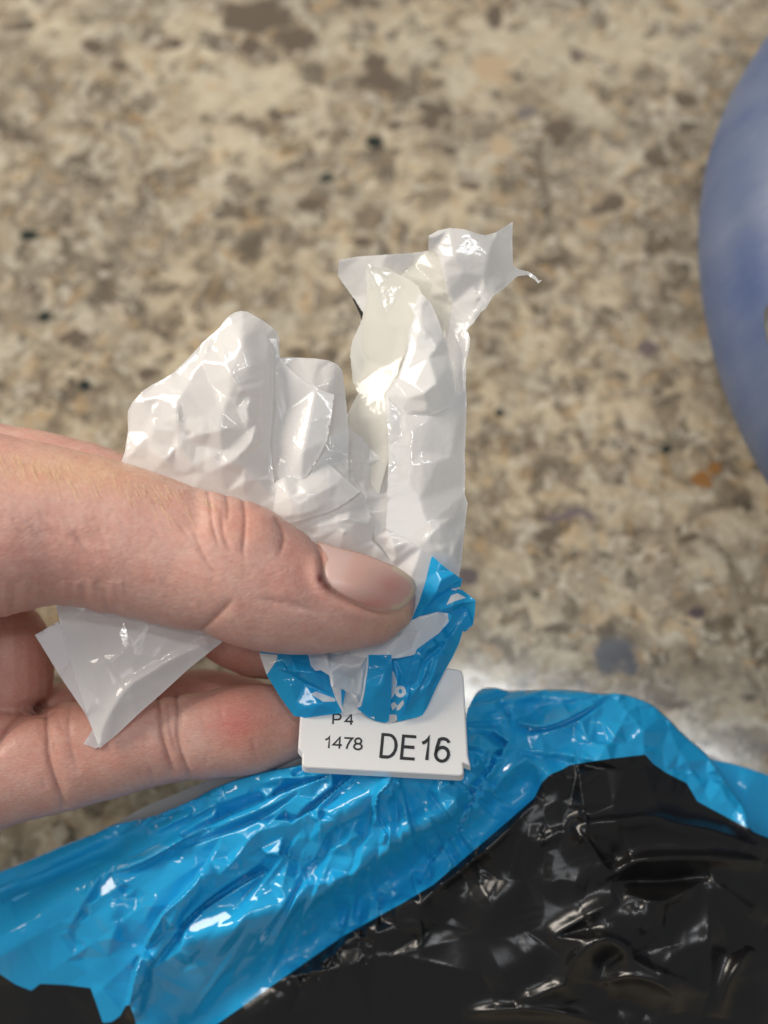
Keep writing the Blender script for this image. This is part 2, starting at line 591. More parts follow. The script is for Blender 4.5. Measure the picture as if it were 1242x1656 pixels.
def make_granite():
    m, nt, p, out = new_mat('granite')
    L = nt.links.new
    tc = N(nt, 'ShaderNodeTexCoord')
    wn = N(nt, 'ShaderNodeTexNoise', Scale=90.0, Detail=6.0, Roughness=.65)
    L(tc.outputs['Object'], wn.inputs['Vector'])
    sub = N(nt, 'ShaderNodeVectorMath', operation='SUBTRACT')
    sub.inputs[1].default_value = (.5, .5, .5)
    L(wn.outputs['Color'], sub.inputs[0])
    sc = N(nt, 'ShaderNodeVectorMath', operation='SCALE')
    sc.inputs['Scale'].default_value = 0.020
    L(sub.outputs[0], sc.inputs[0])
    add = N(nt, 'ShaderNodeVectorMath', operation='ADD')
    L(tc.outputs['Object'], add.inputs[0])
    L(sc.outputs[0], add.inputs[1])

    sc2 = N(nt, 'ShaderNodeVectorMath', operation='SCALE')
    sc2.inputs['Scale'].default_value = 0.007
    L(sub.outputs[0], sc2.inputs[0])
    add2 = N(nt, 'ShaderNodeVectorMath', operation='ADD')
    L(tc.outputs['Object'], add2.inputs[0])
    L(sc2.outputs[0], add2.inputs[1])

    def noise(scale, detail=3.0, rough=.55, off=0.0, src=None):
        mp = N(nt, 'ShaderNodeMapping')
        mp.inputs['Location'].default_value = (off, off * 1.7, off * .3)
        L((src or add).outputs[0], mp.inputs['Vector'])
        n = N(nt, 'ShaderNodeTexNoise', Scale=scale, Detail=detail, Roughness=rough)
        L(mp.outputs[0], n.inputs['Vector'])
        return n.outputs['Fac']

    def ramp(fac, a, b):
        r = N(nt, 'ShaderNodeMapRange', interpolation_type='SMOOTHSTEP')
        r.inputs['From Min'].default_value, r.inputs['From Max'].default_value = a, b
        L(fac, r.inputs['Value'])
        return r.outputs[0]

    def mix(fac, c1, c2, k=1.0):
        x = N(nt, 'ShaderNodeMixRGB')
        if k != 1.0:
            mu = N(nt, 'ShaderNodeMath', operation='MULTIPLY')
            mu.inputs[1].default_value = k
            L(fac, mu.inputs[0])
            fac = mu.outputs[0]
        L(fac, x.inputs[0])
        for i, c in ((1, c1), (2, c2)):
            if isinstance(c, tuple):
                x.inputs[i].default_value = (*c, 1)
            else:
                L(c, x.inputs[i])
        return x.outputs[0]

    c = mix(ramp(noise(120, 6, .65), .38, .62), (.19, .155, .11), (.49, .42, .30))
    c = mix(ramp(noise(22, 3, .5, 12.3), .42, .62), c, mix(ramp(noise(140, 5, .6, 8.3), .4, .6), (.15, .128, .097), (.265, .235, .18)), .75)
    for x, y, rx, ry in ((300, 75, 90, 55), (370, 150, 110, 42), (470, 130, 70, 34), (650, 55, 80, 50), (560, 60, 40, 40), (850, 70, 90, 60), (960, 150, 70, 50), (120, 60, 60, 40), (740, 120, 60, 40), (400, 250, 60, 40), (1040, 60, 110, 70), (850, 1000, 60, 40), (900, 1060, 40, 30)):
        g, g2, g3 = on_counter(x, y), on_counter(x + rx, y), on_counter(x, y + ry)
        s1 = N(nt, 'ShaderNodeVectorMath', operation='SUBTRACT')
        s1.inputs[1].default_value = tuple(g)
        L(add.outputs[0], s1.inputs[0])
        s2 = N(nt, 'ShaderNodeVectorMath', operation='MULTIPLY')
        s2.inputs[1].default_value = (1 / abs(g2[0] - g[0]), 1 / abs(g3[1] - g[1]), 0)
        L(s1.outputs[0], s2.inputs[0])
        ln = N(nt, 'ShaderNodeVectorMath', operation='LENGTH')
        L(s2.outputs[0], ln.inputs[0])
        c = mix(ramp(ln.outputs['Value'], 1.25, .6), c, (.52, .465, .345), .62)
    c = mix(ramp(noise(80, 5, .65, 1.3), .50, .64), c, (.47, .43, .34), .8)
    c = mix(ramp(noise(62, 6, .7, 2.9), .525, .615), c, (.11, .09, .066), .85)
    c = mix(ramp(noise(170, 5, .65, 9.1), .53, .66), c, (.44, .29, .14), .5)
    c = mix(ramp(noise(190, 5, .7, 4.4), .545, .625), c, (.07, .058, .045), .85)
    c = mix(ramp(noise(240, 4, .65, 6.1), .56, .63), c, (.54, .50, .41), .7)
    # minerals one can point at: grey brown patches, black grains, rust grains
    for x, y, rx, ry, colr in SPOTS:
        g = on_counter(x, y)
        g2 = on_counter(x + rx, y)
        g3 = on_counter(x, y + ry)
        s1 = N(nt, 'ShaderNodeVectorMath', operation='SUBTRACT')
        s1.inputs[1].default_value = tuple(g)
        L((add if rx > 24 else add2).outputs[0], s1.inputs[0])
        s2 = N(nt, 'ShaderNodeVectorMath', operation='MULTIPLY')
        s2.inputs[1].default_value = (1 / abs(g2[0] - g[0]), 1 / abs(g3[1] - g[1]), 0)
        L(s1.outputs[0], s2.inputs[0])
        ln = N(nt, 'ShaderNodeVectorMath', operation='LENGTH')
        L(s2.outputs[0], ln.inputs[0])
        c = mix(ramp(ln.outputs['Value'], 1.15, .75), c, colr)
    L(c, p.inputs['Base Color'])
    p.inputs['Roughness'].default_value = 0.16
    rr = N(nt, 'ShaderNodeMapRange')
    rr.inputs['To Min'].default_value, rr.inputs['To Max'].default_value = .03, .20
    L(noise(160, 3, .6, 3.3), rr.inputs['Value'])
    L(rr.outputs[0], p.inputs['Roughness'])
    b = N(nt, 'ShaderNodeBump', Strength=0.10, Distance=0.0006)
    L(noise(120, 3, .5, 7.7), b.inputs['Height'])
    L(b.outputs['Normal'], p.inputs['Normal'])
    return m


GB, GK, GO, GP = (.125, .100, .075), (.022, .028, .024), (.25, .125, .045), (.42, .325, .215)
SPOTS = [(415, 25, 62, 26, GB), (478, 62, 26, 26, GB), (410, 70, 26, 18, GB), (595, 95, 26, 22, GB), (615, 130, 40, 24, GB),
         (580, 6, 44, 12, GB), (800, 25, 16, 22, GB), (705, 170, 30, 16, GB), (692, 195, 16, 14, GB), (850, 180, 18, 12, (.17, .15, .14)),
         (895, 215, 28, 14, GB), (1108, 160, 20, 14, GB), (462, 182, 26, 8, GB), (500, 330, 22, 12, GB), (118, 540, 26, 10, GB),
         (915, 848, 46, 10, (.15, .12, .12)), (885, 870, 18, 12, GB), (992, 1065, 26, 34, (.10, .105, .12)), (1080, 1130, 46, 12, GB),
         (1128, 992, 14, 10, (.09, .07, .075)), (760, 930, 20, 14, (.12, .10, .10)), (1118, 872, 24, 7, GB), (900, 1018, 20, 8, GB),
         (47, 382, 14, 12, GK), (71, 510, 13, 12, GK), (137, 625, 11, 9, GK), (604, 228, 15, 10, GK), (529, 289, 11, 9, (.06, .06, .05)),
         (811, 665, 10, 9, GK), (1078, 728, 10, 9, GK), (1136, 773, 18, 14, GO), (1156, 757, 11, 10, GO), (806, 238, 28, 22, GP),
         (800, 108, 30, 26, GP),
         (150, 75, 22, 12, GB), (195, 108, 16, 9, GB), (30, 45, 26, 12, GB), (285, 68, 12, 9, GB), (640, 205, 14, 9, GB), (760, 300, 20, 9, GB), (585, 395, 18, 9, GB), (930, 90, 10, 16, (.16, .13, .11)),
         (1065, 260, 22, 12, GB), (985, 330, 26, 12, GB), (900, 420, 14, 9, GB), (1045, 560, 16, 12, (.15, .12, .12)), (170, 430, 16, 7, GB), (240, 600, 20, 10, GB)]

# ------------------------------------------------------------------ the counter
gm = make_granite()
ct = link('countertop', [(-1.2, -.6, 0), (1.2, -.6, 0), (1.2, 1.4, 0), (-1.2, 1.4, 0), (-1.2, -.6, -.03), (1.2, -.6, -.03), (1.2, 1.4, -.03), (-1.2, 1.4, -.03)],
          [(0, 1, 2, 3), (4, 7, 6, 5), (0, 4, 5, 1), (1, 5, 6, 2), (2, 6, 7, 3), (3, 7, 4, 0)], gm, None, False)
ct['kind'] = 'structure'

# ------------------------------------------------------------------ blue bowl
bm_, bnt, bp = plain('blue_glaze', (.13, .19, .40), .45)
tc = N(bnt, 'ShaderNodeTexCoord')
mp = N(bnt, 'ShaderNodeMapping')
mp.inputs['Scale'].default_value = (1, 1, .35)
nz = N(bnt, 'ShaderNodeTexNoise', Scale=38.0, Detail=5.0, Roughness=.6)
rp = N(bnt, 'ShaderNodeValToRGB')
for e, (po, c) in zip(rp.color_ramp.elements, ((.36, (.034, .062, .158, 1)), (.68, (.092, .122, .195, 1)))):
    e.position, e.color = po, c
bnt.links.new(tc.outputs['Object'], mp.inputs['Vector'])
bnt.links.new(mp.outputs[0], nz.inputs['Vector'])
bnt.links.new(nz.outputs['Fac'], rp.inputs['Fac'])
bnt.links.new(rp.outputs['Color'], bp.inputs['Base Color'])
bb = N(bnt, 'ShaderNodeBump', Strength=.25, Distance=.002)
bnt.links.new(nz.outputs['Fac'], bb.inputs['Height'])
bnt.links.new(bb.outputs['Normal'], bp.inputs['Normal'])
BR = 0.108
prof = [(.045, .0), (.060, .0005), (.078, .006), (.095, .018), (.105, .032), (BR, .045), (.105, .058), (.097, .068), (.082, .077), (.062, .083), (.052, .085),
        (.049, .087), (.047, .084), (.060, .078), (.078, .071), (.090, .062), (.098, .046), (.095, .030), (.080, .014), (.050, .006), (.0, .005)]
pr = catmull([(a, b, 0) for a, b in prof], .004)
NSEG = 96
bv, bf = [], []
for a, b, _ in pr:
    for k in range(NSEG):
        t = 2 * math.pi * k / NSEG
        w = 1 + .004 * math.sin(3 * t) + .003 * math.sin(7 * t + 1)
        bv.append((a * w * math.cos(t), a * w * math.sin(t), b))
for i in range(len(pr) - 1):
    for k in range(NSEG):
        k2 = (k + 1) % NSEG
        bf.append((i * NSEG + k, i * NSEG + k2, (i + 1) * NSEG + k2, (i + 1) * NSEG + k))
# widest ring (z = 45 mm) sits left at the traced edge
kz = SENS / LENS / H0
ray = np.array([(1142 - W0 / 2) * kz, -(445 - H0 / 2) * kz * UPV[1] + FWD[1], -(445 - H0 / 2) * kz * UPV[2] + FWD[2]])
edge = CAM + ray * ((.045 - CAM[2]) / ray[2])
bowl = link('bowl', bv, bf, bm_)
bowl.location = (edge[0] + BR, edge[1], 0)
thing(bowl, 'round blue glazed pot with streaky finish standing on the granite at the right', 'pot')
bpy.context.view_layer.update()
mm_, _, _ = plain('worn_metal', (.12, .125, .13), .28, Metallic=.5)
hp = catmull([(-.098, -.017, .060), (-.1018, -.019, .064), (-.1036, -.024, .066), (-.1022, -.036, .0655), (-.1005, -.048, .064), (-.097, -.058, .062), (-.084, -.062, .060)], .002)
hv, hf = [], []
for i, q in enumerate(hp):
    tg = Vector(hp[min(i + 1, len(hp) - 1)] - hp[max(i - 1, 0)]).normalized()
    s_ = tg.cross(Vector((0, 0, 1))).normalized()
    u_ = s_.cross(tg)
    for k in range(12):
        t = 2 * math.pi * k / 12
        v_ = Vector(q) + s_ * (.0020 * math.cos(t)) + u_ * (.0016 * math.sin(t))
        hv.append(v_)
for i in range(len(hp) - 1):
    for k in range(12):
        k2 = (k + 1) % 12
        hf.append((i * 12 + k, i * 12 + k2, (i + 1) * 12 + k2, (i + 1) * 12 + k))
hf += [tuple(range(11, -1, -1)), tuple(range(len(hv) - 12, len(hv)))]
ho = link('handle', hv, hf, mm_)
ho.parent = bowl

# ------------------------------------------------------------------ hand
def tube(pairs, cap, start_cap=30, n=36):
    """pairs: upper edge, lower edge, centre height, half thickness"""
    P = catmull([((a[0] + b[0]) / 2, (a[1] + b[1]) / 2, h, (b[0] - a[0]) / 2, (b[1] - a[1]) / 2, rh) for a, b, h, rh in pairs], 12)
    rows = [r for r in P]
    d = (P[-1] - P[-3])[:3]
    d = d / np.linalg.norm(d)
    for t in (.25, .5, .7, .85, .95, .995):
        k = math.sqrt(1 - t * t)
        e = P[-1].copy()
        e[:3] += d * cap * t
        e[3:] *= k
        rows.append(e)
    V, F = [], []
    for r in rows:
        c = np.array([r[0], r[1], r[2]])
        a = np.array([r[3], r[4], 0])
        z = np.array([0, 0, r[5]])
        for k in range(n):
            t = 2 * math.pi * k / n
            ct_, st = math.cos(t), math.sin(t)
            e = 2 / 2.25
            V.append(c + a * math.copysign(abs(ct_) ** e, ct_) + z * math.copysign(abs(st) ** e, st))
    for i in range(len(rows) - 1):
        for k in range(n):
            k2 = (k + 1) % n
            F.append((i * n + k, i * n + k2, (i + 1) * n + k2, (i + 1) * n + k))
    F.append(tuple(range(n - 1, -1, -1)))
    F.append(tuple(range((len(rows) - 1) * n, len(rows) * n)))
    return V, F


tubes = [
    tube([((-420, 590), (-430, 1070), 20, 200), ((-200, 650), (-210, 1035), 40, 165), ((0, 700), (-5, 1000), 50, 138), ((100, 722), (85, 980), 55, 122),
          ((200, 747), (175, 993), 58, 113), ((300, 781), (270, 1014), 60, 106), ((362, 799), (325, 1024), 62, 106), ((425, 819), (385, 1046), 62, 101),
          ((488, 859), (455, 1058), 60, 92), ((530, 884), (520, 1058), 55, 82), ((590, 898), (580, 1049), 48, 73), ((630, 914), (622, 1040), 42, 61),
          ((655, 930), (652, 1016), 38, 44)], 19),
    tube([((-420, 1080), (-400, 1500), -120, 170), ((-150, 1130), (-130, 1400), -95, 115), ((0, 1150), (10, 1339), -84, 92), ((100, 1137), (108, 1313), -80, 86),
          ((200, 1133), (196, 1285), -78, 78), ((270, 1127), (268, 1268), -76, 73), ((340, 1117), (342, 1260), -76, 73), ((400, 1108), (408, 1250), -78, 72),
          ((447, 1108), (460, 1236), -84, 64), ((490, 1128), (495, 1222), -88, 48)], 30),
    tube([((-420, 560), (-430, 920), -130, 170), ((-120, 655), (-140, 900), -110, 125), ((0, 684), (-20, 900), -100, 108), ((90, 701), (70, 920), -95, 100),
          ((205, 735), (170, 950), -95, 98), ((330, 800), (270, 1010), -97, 92), ((430, 870), (350, 1074), -110, 86), ((505, 905), (430, 1098), -112, 80),
          ((580, 960), (530, 1088), -108, 62)], 40),
    tube([((-400, 1200), (-400, 1520), -250, 120), ((-100, 1150), (-100, 1340), -235, 95), ((50, 1112), (50, 1290), -225, 86), ((200, 1095), (200, 1240), -218, 78),
          ((338, 1083), (336, 1222), -214, 70), ((414, 1100), (420, 1214), -214, 58)], 40),
    tube([((-430, 640), (-430, 1380), -110, 170), ((-250, 760), (-250, 1330), -125, 150), ((-90, 900), (-90, 1260), -140, 120), ((0, 960), (0, 1200), -150, 95)], 90),
]
hv, hf = [], []
for V, F in tubes:
    b = len(hv)
    hv += [tuple(v) for v in V]
    hf += [tuple(i + b for i in f) for f in F]
tm = bpy.data.meshes.new('tmp')
tm.from_pydata(hv, [], hf)
to = bpy.data.objects.new('tmp', tm)
COL.objects.link(to)
rm = to.modifiers.new('r', 'REMESH')
rm.mode, rm.voxel_size = 'VOXEL', 2.8
ev = to.evaluated_get(bpy.context.evaluated_depsgraph_get())
em = ev.to_mesh()
nv = len(em.vertices)
HV = np.empty(nv * 3)
em.vertices.foreach_get('co', HV)
HV = HV.reshape(-1, 3)
HF = [tuple(p.vertices) for p in em.polygons]
ED = np.empty(len(em.edges) * 2, int)
em.edges.foreach_get('vertices', ED)
ED = ED.reshape(-1, 2)
ev.to_mesh_clear()
bpy.data.objects.remove(to)
deg = np.bincount(ED.ravel(), minlength=nv)[:, None]


def smooth_pass(A, k, lam=.6):
    for _ in range(k):
        s = np.zeros_like(A)
        np.add.at(s, ED[:, 0], A[ED[:, 1]])
        np.add.at(s, ED[:, 1], A[ED[:, 0]])
        A = A + lam * (s / deg - A)
    return A


HV = smooth_pass(HV, 10)
QF = np.array([f if len(f) == 4 else (*f, f[-1]) for f in HF])


def normals(A):
    n = np.cross(A[QF[:, 2]] - A[QF[:, 0]], A[QF[:, 3]] - A[QF[:, 1]])
    out = np.zeros_like(A)
    for k in range(4):
        np.add.at(out, QF[:, k], n)
    return out / (np.linalg.norm(out, axis=1)[:, None] + 1e-9)


NR = normals(HV)
if (NR * (HV - HV.mean(0))).sum() < 0:
    NR = -NR
X, Y, Z = HV.T
z6, z7, z5 = zoom(300, 760, 3.105), zoom(0, 680, 3.45), zoom(0, 660, 2.366)
thumb = (Z > 15) & (NR[:, 2] > -.25)
finger = (Z < 25) & (Y > 1090) & (NR[:, 2] > -.3)
TC = [R(z6((112, 100), (125, 180), (130, 240), (150, 330), (175, 410)), -2.0, 2.4, ends='nt'), R(z6((285, 120), (300, 230), (296, 320), (290, 400), (300, 460)), -2.3, 2.5, ends='nt'),
      R(z6((205, 125), (215, 200), (205, 270)), -2, 3, ends='nt'), R(z6((445, 240), (488, 310), (490, 360), (470, 430)), -2.4, 4), R(z6((40, 320), (75, 400), (110, 470), (170, 540)), -2.2, 4),
      R(z6((60, 820), (150, 740), (210, 680), (240, 640)), -4, 6, ends='nt'), R(z6((180, 200), (190, 320), (230, 420)), -2, 4),
      B(z6((210, 180), (220, 300), (230, 400)), 1, 22), B(z6((380, 190), (390, 300), (370, 400)), 2, 34),
      B(z6((60, 120), (60, 240)), -3, 18, 'nn')]
for i in range(9):
    o = i * 22
    TC.append(R(z6((330 + o, 640 + i * 9), (450 + o, 655 + i * 6), (600 + o * .6, 660 + i * 12)), -.7, 3))
rnd = random.Random(3)
for i in range(34):
    x0, y0 = 20 + i * 9.5 + rnd.uniform(-6, 6), 830 + i * 1.1 + rnd.uniform(-18, 18)
    l = rnd.uniform(25, 62)
    TC.append(R([(x0, y0), (x0 + l * .35, y0 + l * .55), (x0 + l * .78, y0 + l)], -rnd.uniform(.4, .9), rnd.uniform(2.5, 3.5)))
for i in range(26):
    x0, y0 = rnd.uniform(10, 420), rnd.uniform(900, 1000)
    l = rnd.uniform(20, 50)
    TC.append(R([(x0, y0), (x0 + l * .5, y0 + l * .5), (x0 + l * 1.1, y0 + l * .8)], -rnd.uniform(.3, .7), 3.5))
# groove round the nail
NAIL_EDGE = [(508, 872), (517, 884), (521, 905), (523, 932), (532, 950), (548, 963), (572, 976), (604, 989), (630, 993), (650, 986)]
TC += [R(NAIL_EDGE, -6.5, 4, ends='nt'), B([(510, 895), (512, 930), (530, 965), (580, 992), (620, 1004)], 6, 12)]
FC = [R(z5((605, 1090), (612, 1160), (622, 1250), (660, 1390)), -6, 4, ends='nn'), R(z5((675, 1090), (682, 1180), (684, 1280), (725, 1410)), -6, 4.5, ends='nn'),
      R(z5((640, 1120), (650, 1230), (680, 1330)), -3, 4), R(z5((175, 1150), (182, 1250), (192, 1350), (245, 1520)), -6, 5, ends='nn'),
      R(z5((270, 1130), (265, 1250), (300, 1400)), -3, 5), R(z5((230, 1145), (110, 1158), (40, 1210), (-20, 1300)), -14, 9, ends='tn'),
      B(z5((430, 1180), (450, 1400)), 4, 60, 'nn'), B(z5((900, 1130), (980, 1330)), 5, 45, 'nn')]
for i in range(22):
    x0, y0 = rnd.uniform(60, 430), rnd.uniform(1140, 1280)
    l = rnd.uniform(20, 50)
    FC.append(R([(x0, y0), (x0 + l * .1, y0 + l * .4), (x0 + l * .25, y0 + l * .8)], -rnd.uniform(.7, 1.6), 3))
disp = np.zeros(nv)
disp[thumb] = relief(TC, X[thumb], Y[thumb])
disp[finger] = relief(FC, X[finger], Y[finger])
disp += 1.1 * perlin(X / 45, Y / 45 + Z / 60, 5) + .3 * perlin(X / 14 + Z / 30, Y / 14, 6)
lowl = thumb & (Y > 940) & (X < 200)
disp[lowl] += 3.0 * perlin(X[lowl] / 16, Y[lowl] / 60, 8)
HV = HV + NR * disp[:, None]
X, Y, Z = HV.T
# pigment of the skin, with groove shade painted along the creases
SK = np.tile(np.array((.625, .375, .315)), (nv, 1))


def tint(cx, cy, rx, ry, c, k, sel=None):
    w = k * np.exp(-(((X - cx) / rx) ** 2 + ((Y - cy) / ry) ** 2))
    if sel is not None:
        w = w * sel
    SK[:] = SK * (1 - w[:, None]) + np.array(c) * w[:, None]


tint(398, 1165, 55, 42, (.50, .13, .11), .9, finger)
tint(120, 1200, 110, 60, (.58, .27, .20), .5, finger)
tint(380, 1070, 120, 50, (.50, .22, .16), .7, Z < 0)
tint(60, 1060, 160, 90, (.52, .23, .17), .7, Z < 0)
tint(395, 845, 34, 40, (.60, .29, .22), .55, thumb)
tint(60, 905, 120, 60, (.60, .31, .26), .6, thumb)
tint(480, 920, 50, 60, (.60, .30, .25), .5, thumb)
tint(150, 760, 220, 34, (.66, .43, .29), .7, thumb)
tint(645, 1000, 40, 26, (.62, .40, .27), .6, thumb)
tint(517, 936, 7, 9, (.16, .025, .025), .97, thumb)
tint(528, 948, 8, 6, (.32, .08, .07), .8, thumb)
tint(430, 1180, 40, 60, (.64, .42, .30), .3, finger)
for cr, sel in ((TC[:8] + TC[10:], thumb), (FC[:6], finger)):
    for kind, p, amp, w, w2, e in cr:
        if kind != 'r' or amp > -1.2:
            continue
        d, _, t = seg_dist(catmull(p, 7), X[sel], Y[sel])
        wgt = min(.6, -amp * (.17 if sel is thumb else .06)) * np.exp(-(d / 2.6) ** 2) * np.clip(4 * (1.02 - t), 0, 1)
        SK[sel] = SK[sel] * (1 - wgt[:, None]) + np.array((.36, .15, .11)) * wgt[:, None]  # creases redder, and darkened in colour to stand in for groove shade
M_SKIN = make_skin()
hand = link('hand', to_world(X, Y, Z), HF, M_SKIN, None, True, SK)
thing(hand, 'bare hand reaching in from the left, thumb pinching the white neck of the bag', 'hand')
bvh = BVHTree.FromPolygons([tuple(v) for v in HV], HF)


def skin_h(x, y):
    hit = bvh.ray_cast(Vector((x, y, 900)), Vector((0, 0, -1)))
    return None if hit[0] is None else hit[0].z


# nail plate
nail_poly = [(511, 876), (519, 886), (522, 905), (525, 934), (534, 949), (549, 961), (573, 974), (604, 986), (630, 990), (652, 983), (667, 967), (674, 951), (671, 940), (660, 929), (642, 917), (612, 905), (590, 896), (550, 886), (530, 880)]
NP = [tuple(p) for p in catmull(nail_poly, 6, True)]
V, F = tri_area(NP, 3.0, 0, [])
S_, T_ = [], []
for x, y in V:
    z = skin_h(x, y)
    if z is not None and z > 20:
        u, w = (x - 590) / 80, (y - 940) / 50
        S_.append((1, u, w, u * u, u * w, w * w))
        T_.append(z)
kf = np.linalg.lstsq(np.array(S_), np.array(T_), rcond=None)[0]
u, w = (V[:, 0] - 590) / 80, (V[:, 1] - 940) / 50
NH = kf[0] + kf[1] * u + kf[2] * w + kf[3] * u * u + kf[4] * u * w + kf[5] * w * w + 5.0
dd, _, _ = seg_dist(NP + NP[:1], V[:, 0], V[:, 1])
NH -= 5.0 * np.exp(-dd / 2.5)
NC = np.tile(np.array((.60, .365, .31)), (len(V), 1))


def ntint(wgt, c):
    NC[:] = NC * (1 - wgt[:, None]) + np.array(c) * wgt[:, None]


sx = (V[:, 0] - 521) * .93 + (V[:, 1] - 920) * .36
ntint(.75 * np.clip((48 - sx) / 20, 0, 1), (.58, .42, .385))
ntint(.34 * np.exp(-(((V[:, 0] - 632) / 20) ** 2 + ((V[:, 1] - 948) / 18) ** 2)), (.55, .13, .12))
ntint(.55 * np.exp(-(((V[:, 0] - 605) / 26) ** 2 + ((V[:, 1] - 976) / 10) ** 2)), (.62, .20, .17))
de, _, _ = seg_dist([(640, 986), (652, 983), (667, 967), (674, 951), (671, 940), (660, 929), (642, 917)], V[:, 0], V[:, 1])
ntint(.85 * np.clip((9 - de) / 2.5, 0, 1), (.62, .50, .36))
ntint(.85 * np.clip((2.6 - dd) / 2, 0, 1) * (V[:, 0] < 640), (.36, .19, .13))
M_NAIL = make_nail()
nail = link('thumb_nail', to_world(V[:, 0], V[:, 1], NH), F, M_NAIL, hand, True, NC)

# fine pale hairs on the back of the thumb
hv, hf = [], []
for i in range(120):
    x, y = rnd.uniform(-10, 345), 0
    y = 722 + (x / 345) * 78 + abs(rnd.gauss(0, 1)) * 24
    z = skin_h(x, y)
    if z is None or z < 20:
        continue
    l = rnd.uniform(12, 32)
    dx, dy = .30 + rnd.uniform(-.2, .25), .95
    pts = []
    for t in (0, .5, 1):
        px_, py_ = x + dx * l * t + 3 * t * t, y + dy * l * t
        zz = skin_h(px_, py_)
        pts.append((px_, py_, (zz if zz and zz > 20 else z) + .4 + 3.0 * t))
    b = len(hv)
    for (px_, py_, pz), wd in zip(pts, (.40, .34, .10)):
        hv += [(px_ - wd, py_, pz), (px_ + wd, py_, pz)]
    hf += [(b, b + 1, b + 3, b + 2), (b + 2, b + 3, b + 5, b + 4)]
HA = np.array(hv)
M_HAIR, _, _ = plain('pale_hair', (.72, .55, .34), .4)
hair = link('fine_hair', to_world(HA[:, 0], HA[:, 1], HA[:, 2]), hf, M_HAIR, hand)
hair['kind'] = 'stuff'

# ------------------------------------------------------------------ the bag
b0 = on_counter(640, 1500)
bag = empty('plastic_bag', (float(b0[0]), float(b0[1]), 0))
thing(bag, 'crumpled blue and black plastic bag with its torn white neck gathered in the hand', 'plastic bag')
p1, p2, p3, p6, p7, p8 = zoom(180, 480, 2.957), zoom(500, 340, 3.105), zoom(500, 700, 3.88), zoom(420, 700, 5.175), zoom(0, 960, 2.484), zoom(420, 1030, 3.45)
p4 = zoom(400, 860, 3.105)
b1, b2, b3, b4, b5 = zoom(0, 1240, 3.548), zoom(300, 1230, 3.549), zoom(560, 1230, 3.549), zoom(720, 1090, 2.379), zoom(640, 1220, 2.063)

# body: blue film with a black printed lower panel
body_poly = (b1((-900, 900), (-400, 760), (0, 605), (120, 560), (350, 460), (560, 380), (660, 335), (870, 290), (1000, 240)) + b2((0, 250), (200, 150), (450, 70), (660, 30))
             + [(560, 1215), (640, 1205), (740, 1180)] + b4((85, 140), (110, 90), (140, 60), (200, 58), (240, 70), (350, 65), (480, 65), (590, 80), (640, 78), (700, 85), (790, 120), (850, 170), (920, 240), (1010, 320), (1080, 420), (1150, 520), (1172, 600), (1300, 660), (1500, 800))
             + [(1420, 1560), (1420, 1800), (-250, 1800)])
black_poly = ([(-400, 1520)] + b1((0, 1190), (90, 1250), (180, 1285), (230, 1245), (380, 1252), (520, 1270), (560, 1380), (590, 1470), (640, 1465), (690, 1430), (720, 1370), (745, 1365), (775, 1450), (790, 1560)) + b2((100, 1560), (200, 1500), (500, 1290), (900, 1010), (1150, 870), (1242, 820))
              + b3((500, 712), (700, 542), (900, 372), (1080, 212), (1120, 130), (1170, 80), (1242, 50)) + b4((480, 350), (640, 325), (770, 310), (800, 345), (850, 380), (930, 420), (970, 490), (1100, 560), (1242, 630), (1600, 860)) + [(1500, 1900), (-500, 1900)])
body_ctrl = [(600, 1240, -30), (500, 1250, -35), (740, 1200, -45), (350, 1280, -90), (200, 1340, -185), (0, 1415, -235), (-200, 1480, -270), (0, 1520, -185), (150, 1450, -150), (300, 1400, -95),
             (420, 1400, -85), (560, 1380, -85), (-100, 1650, -280), (100, 1600, -200), (250, 1600, -170), (400, 1560, -140), (520, 1490, -150), (640, 1440, -130), (780, 1350, -105),
             (770, 1120, -150), (880, 1120, -190), (1010, 1128, -190), (900, 1190, -130), (1000, 1200, -120), (1110, 1200, -210), (1150, 1290, -190), (1000, 1235, -110), (900, 1260, -105),
             (700, 1500, -120), (860, 1400, -110), (1000, 1400, -100), (1180, 1400, -150), (1300, 1400, -210), (900, 1600, -130), (1100, 1600, -120), (1300, 1650, -200), (600, 1650, -170), (300, 1700, -220), (1420, 1700, -300), (700, 1790, -200), (-250, 1790, -350)]
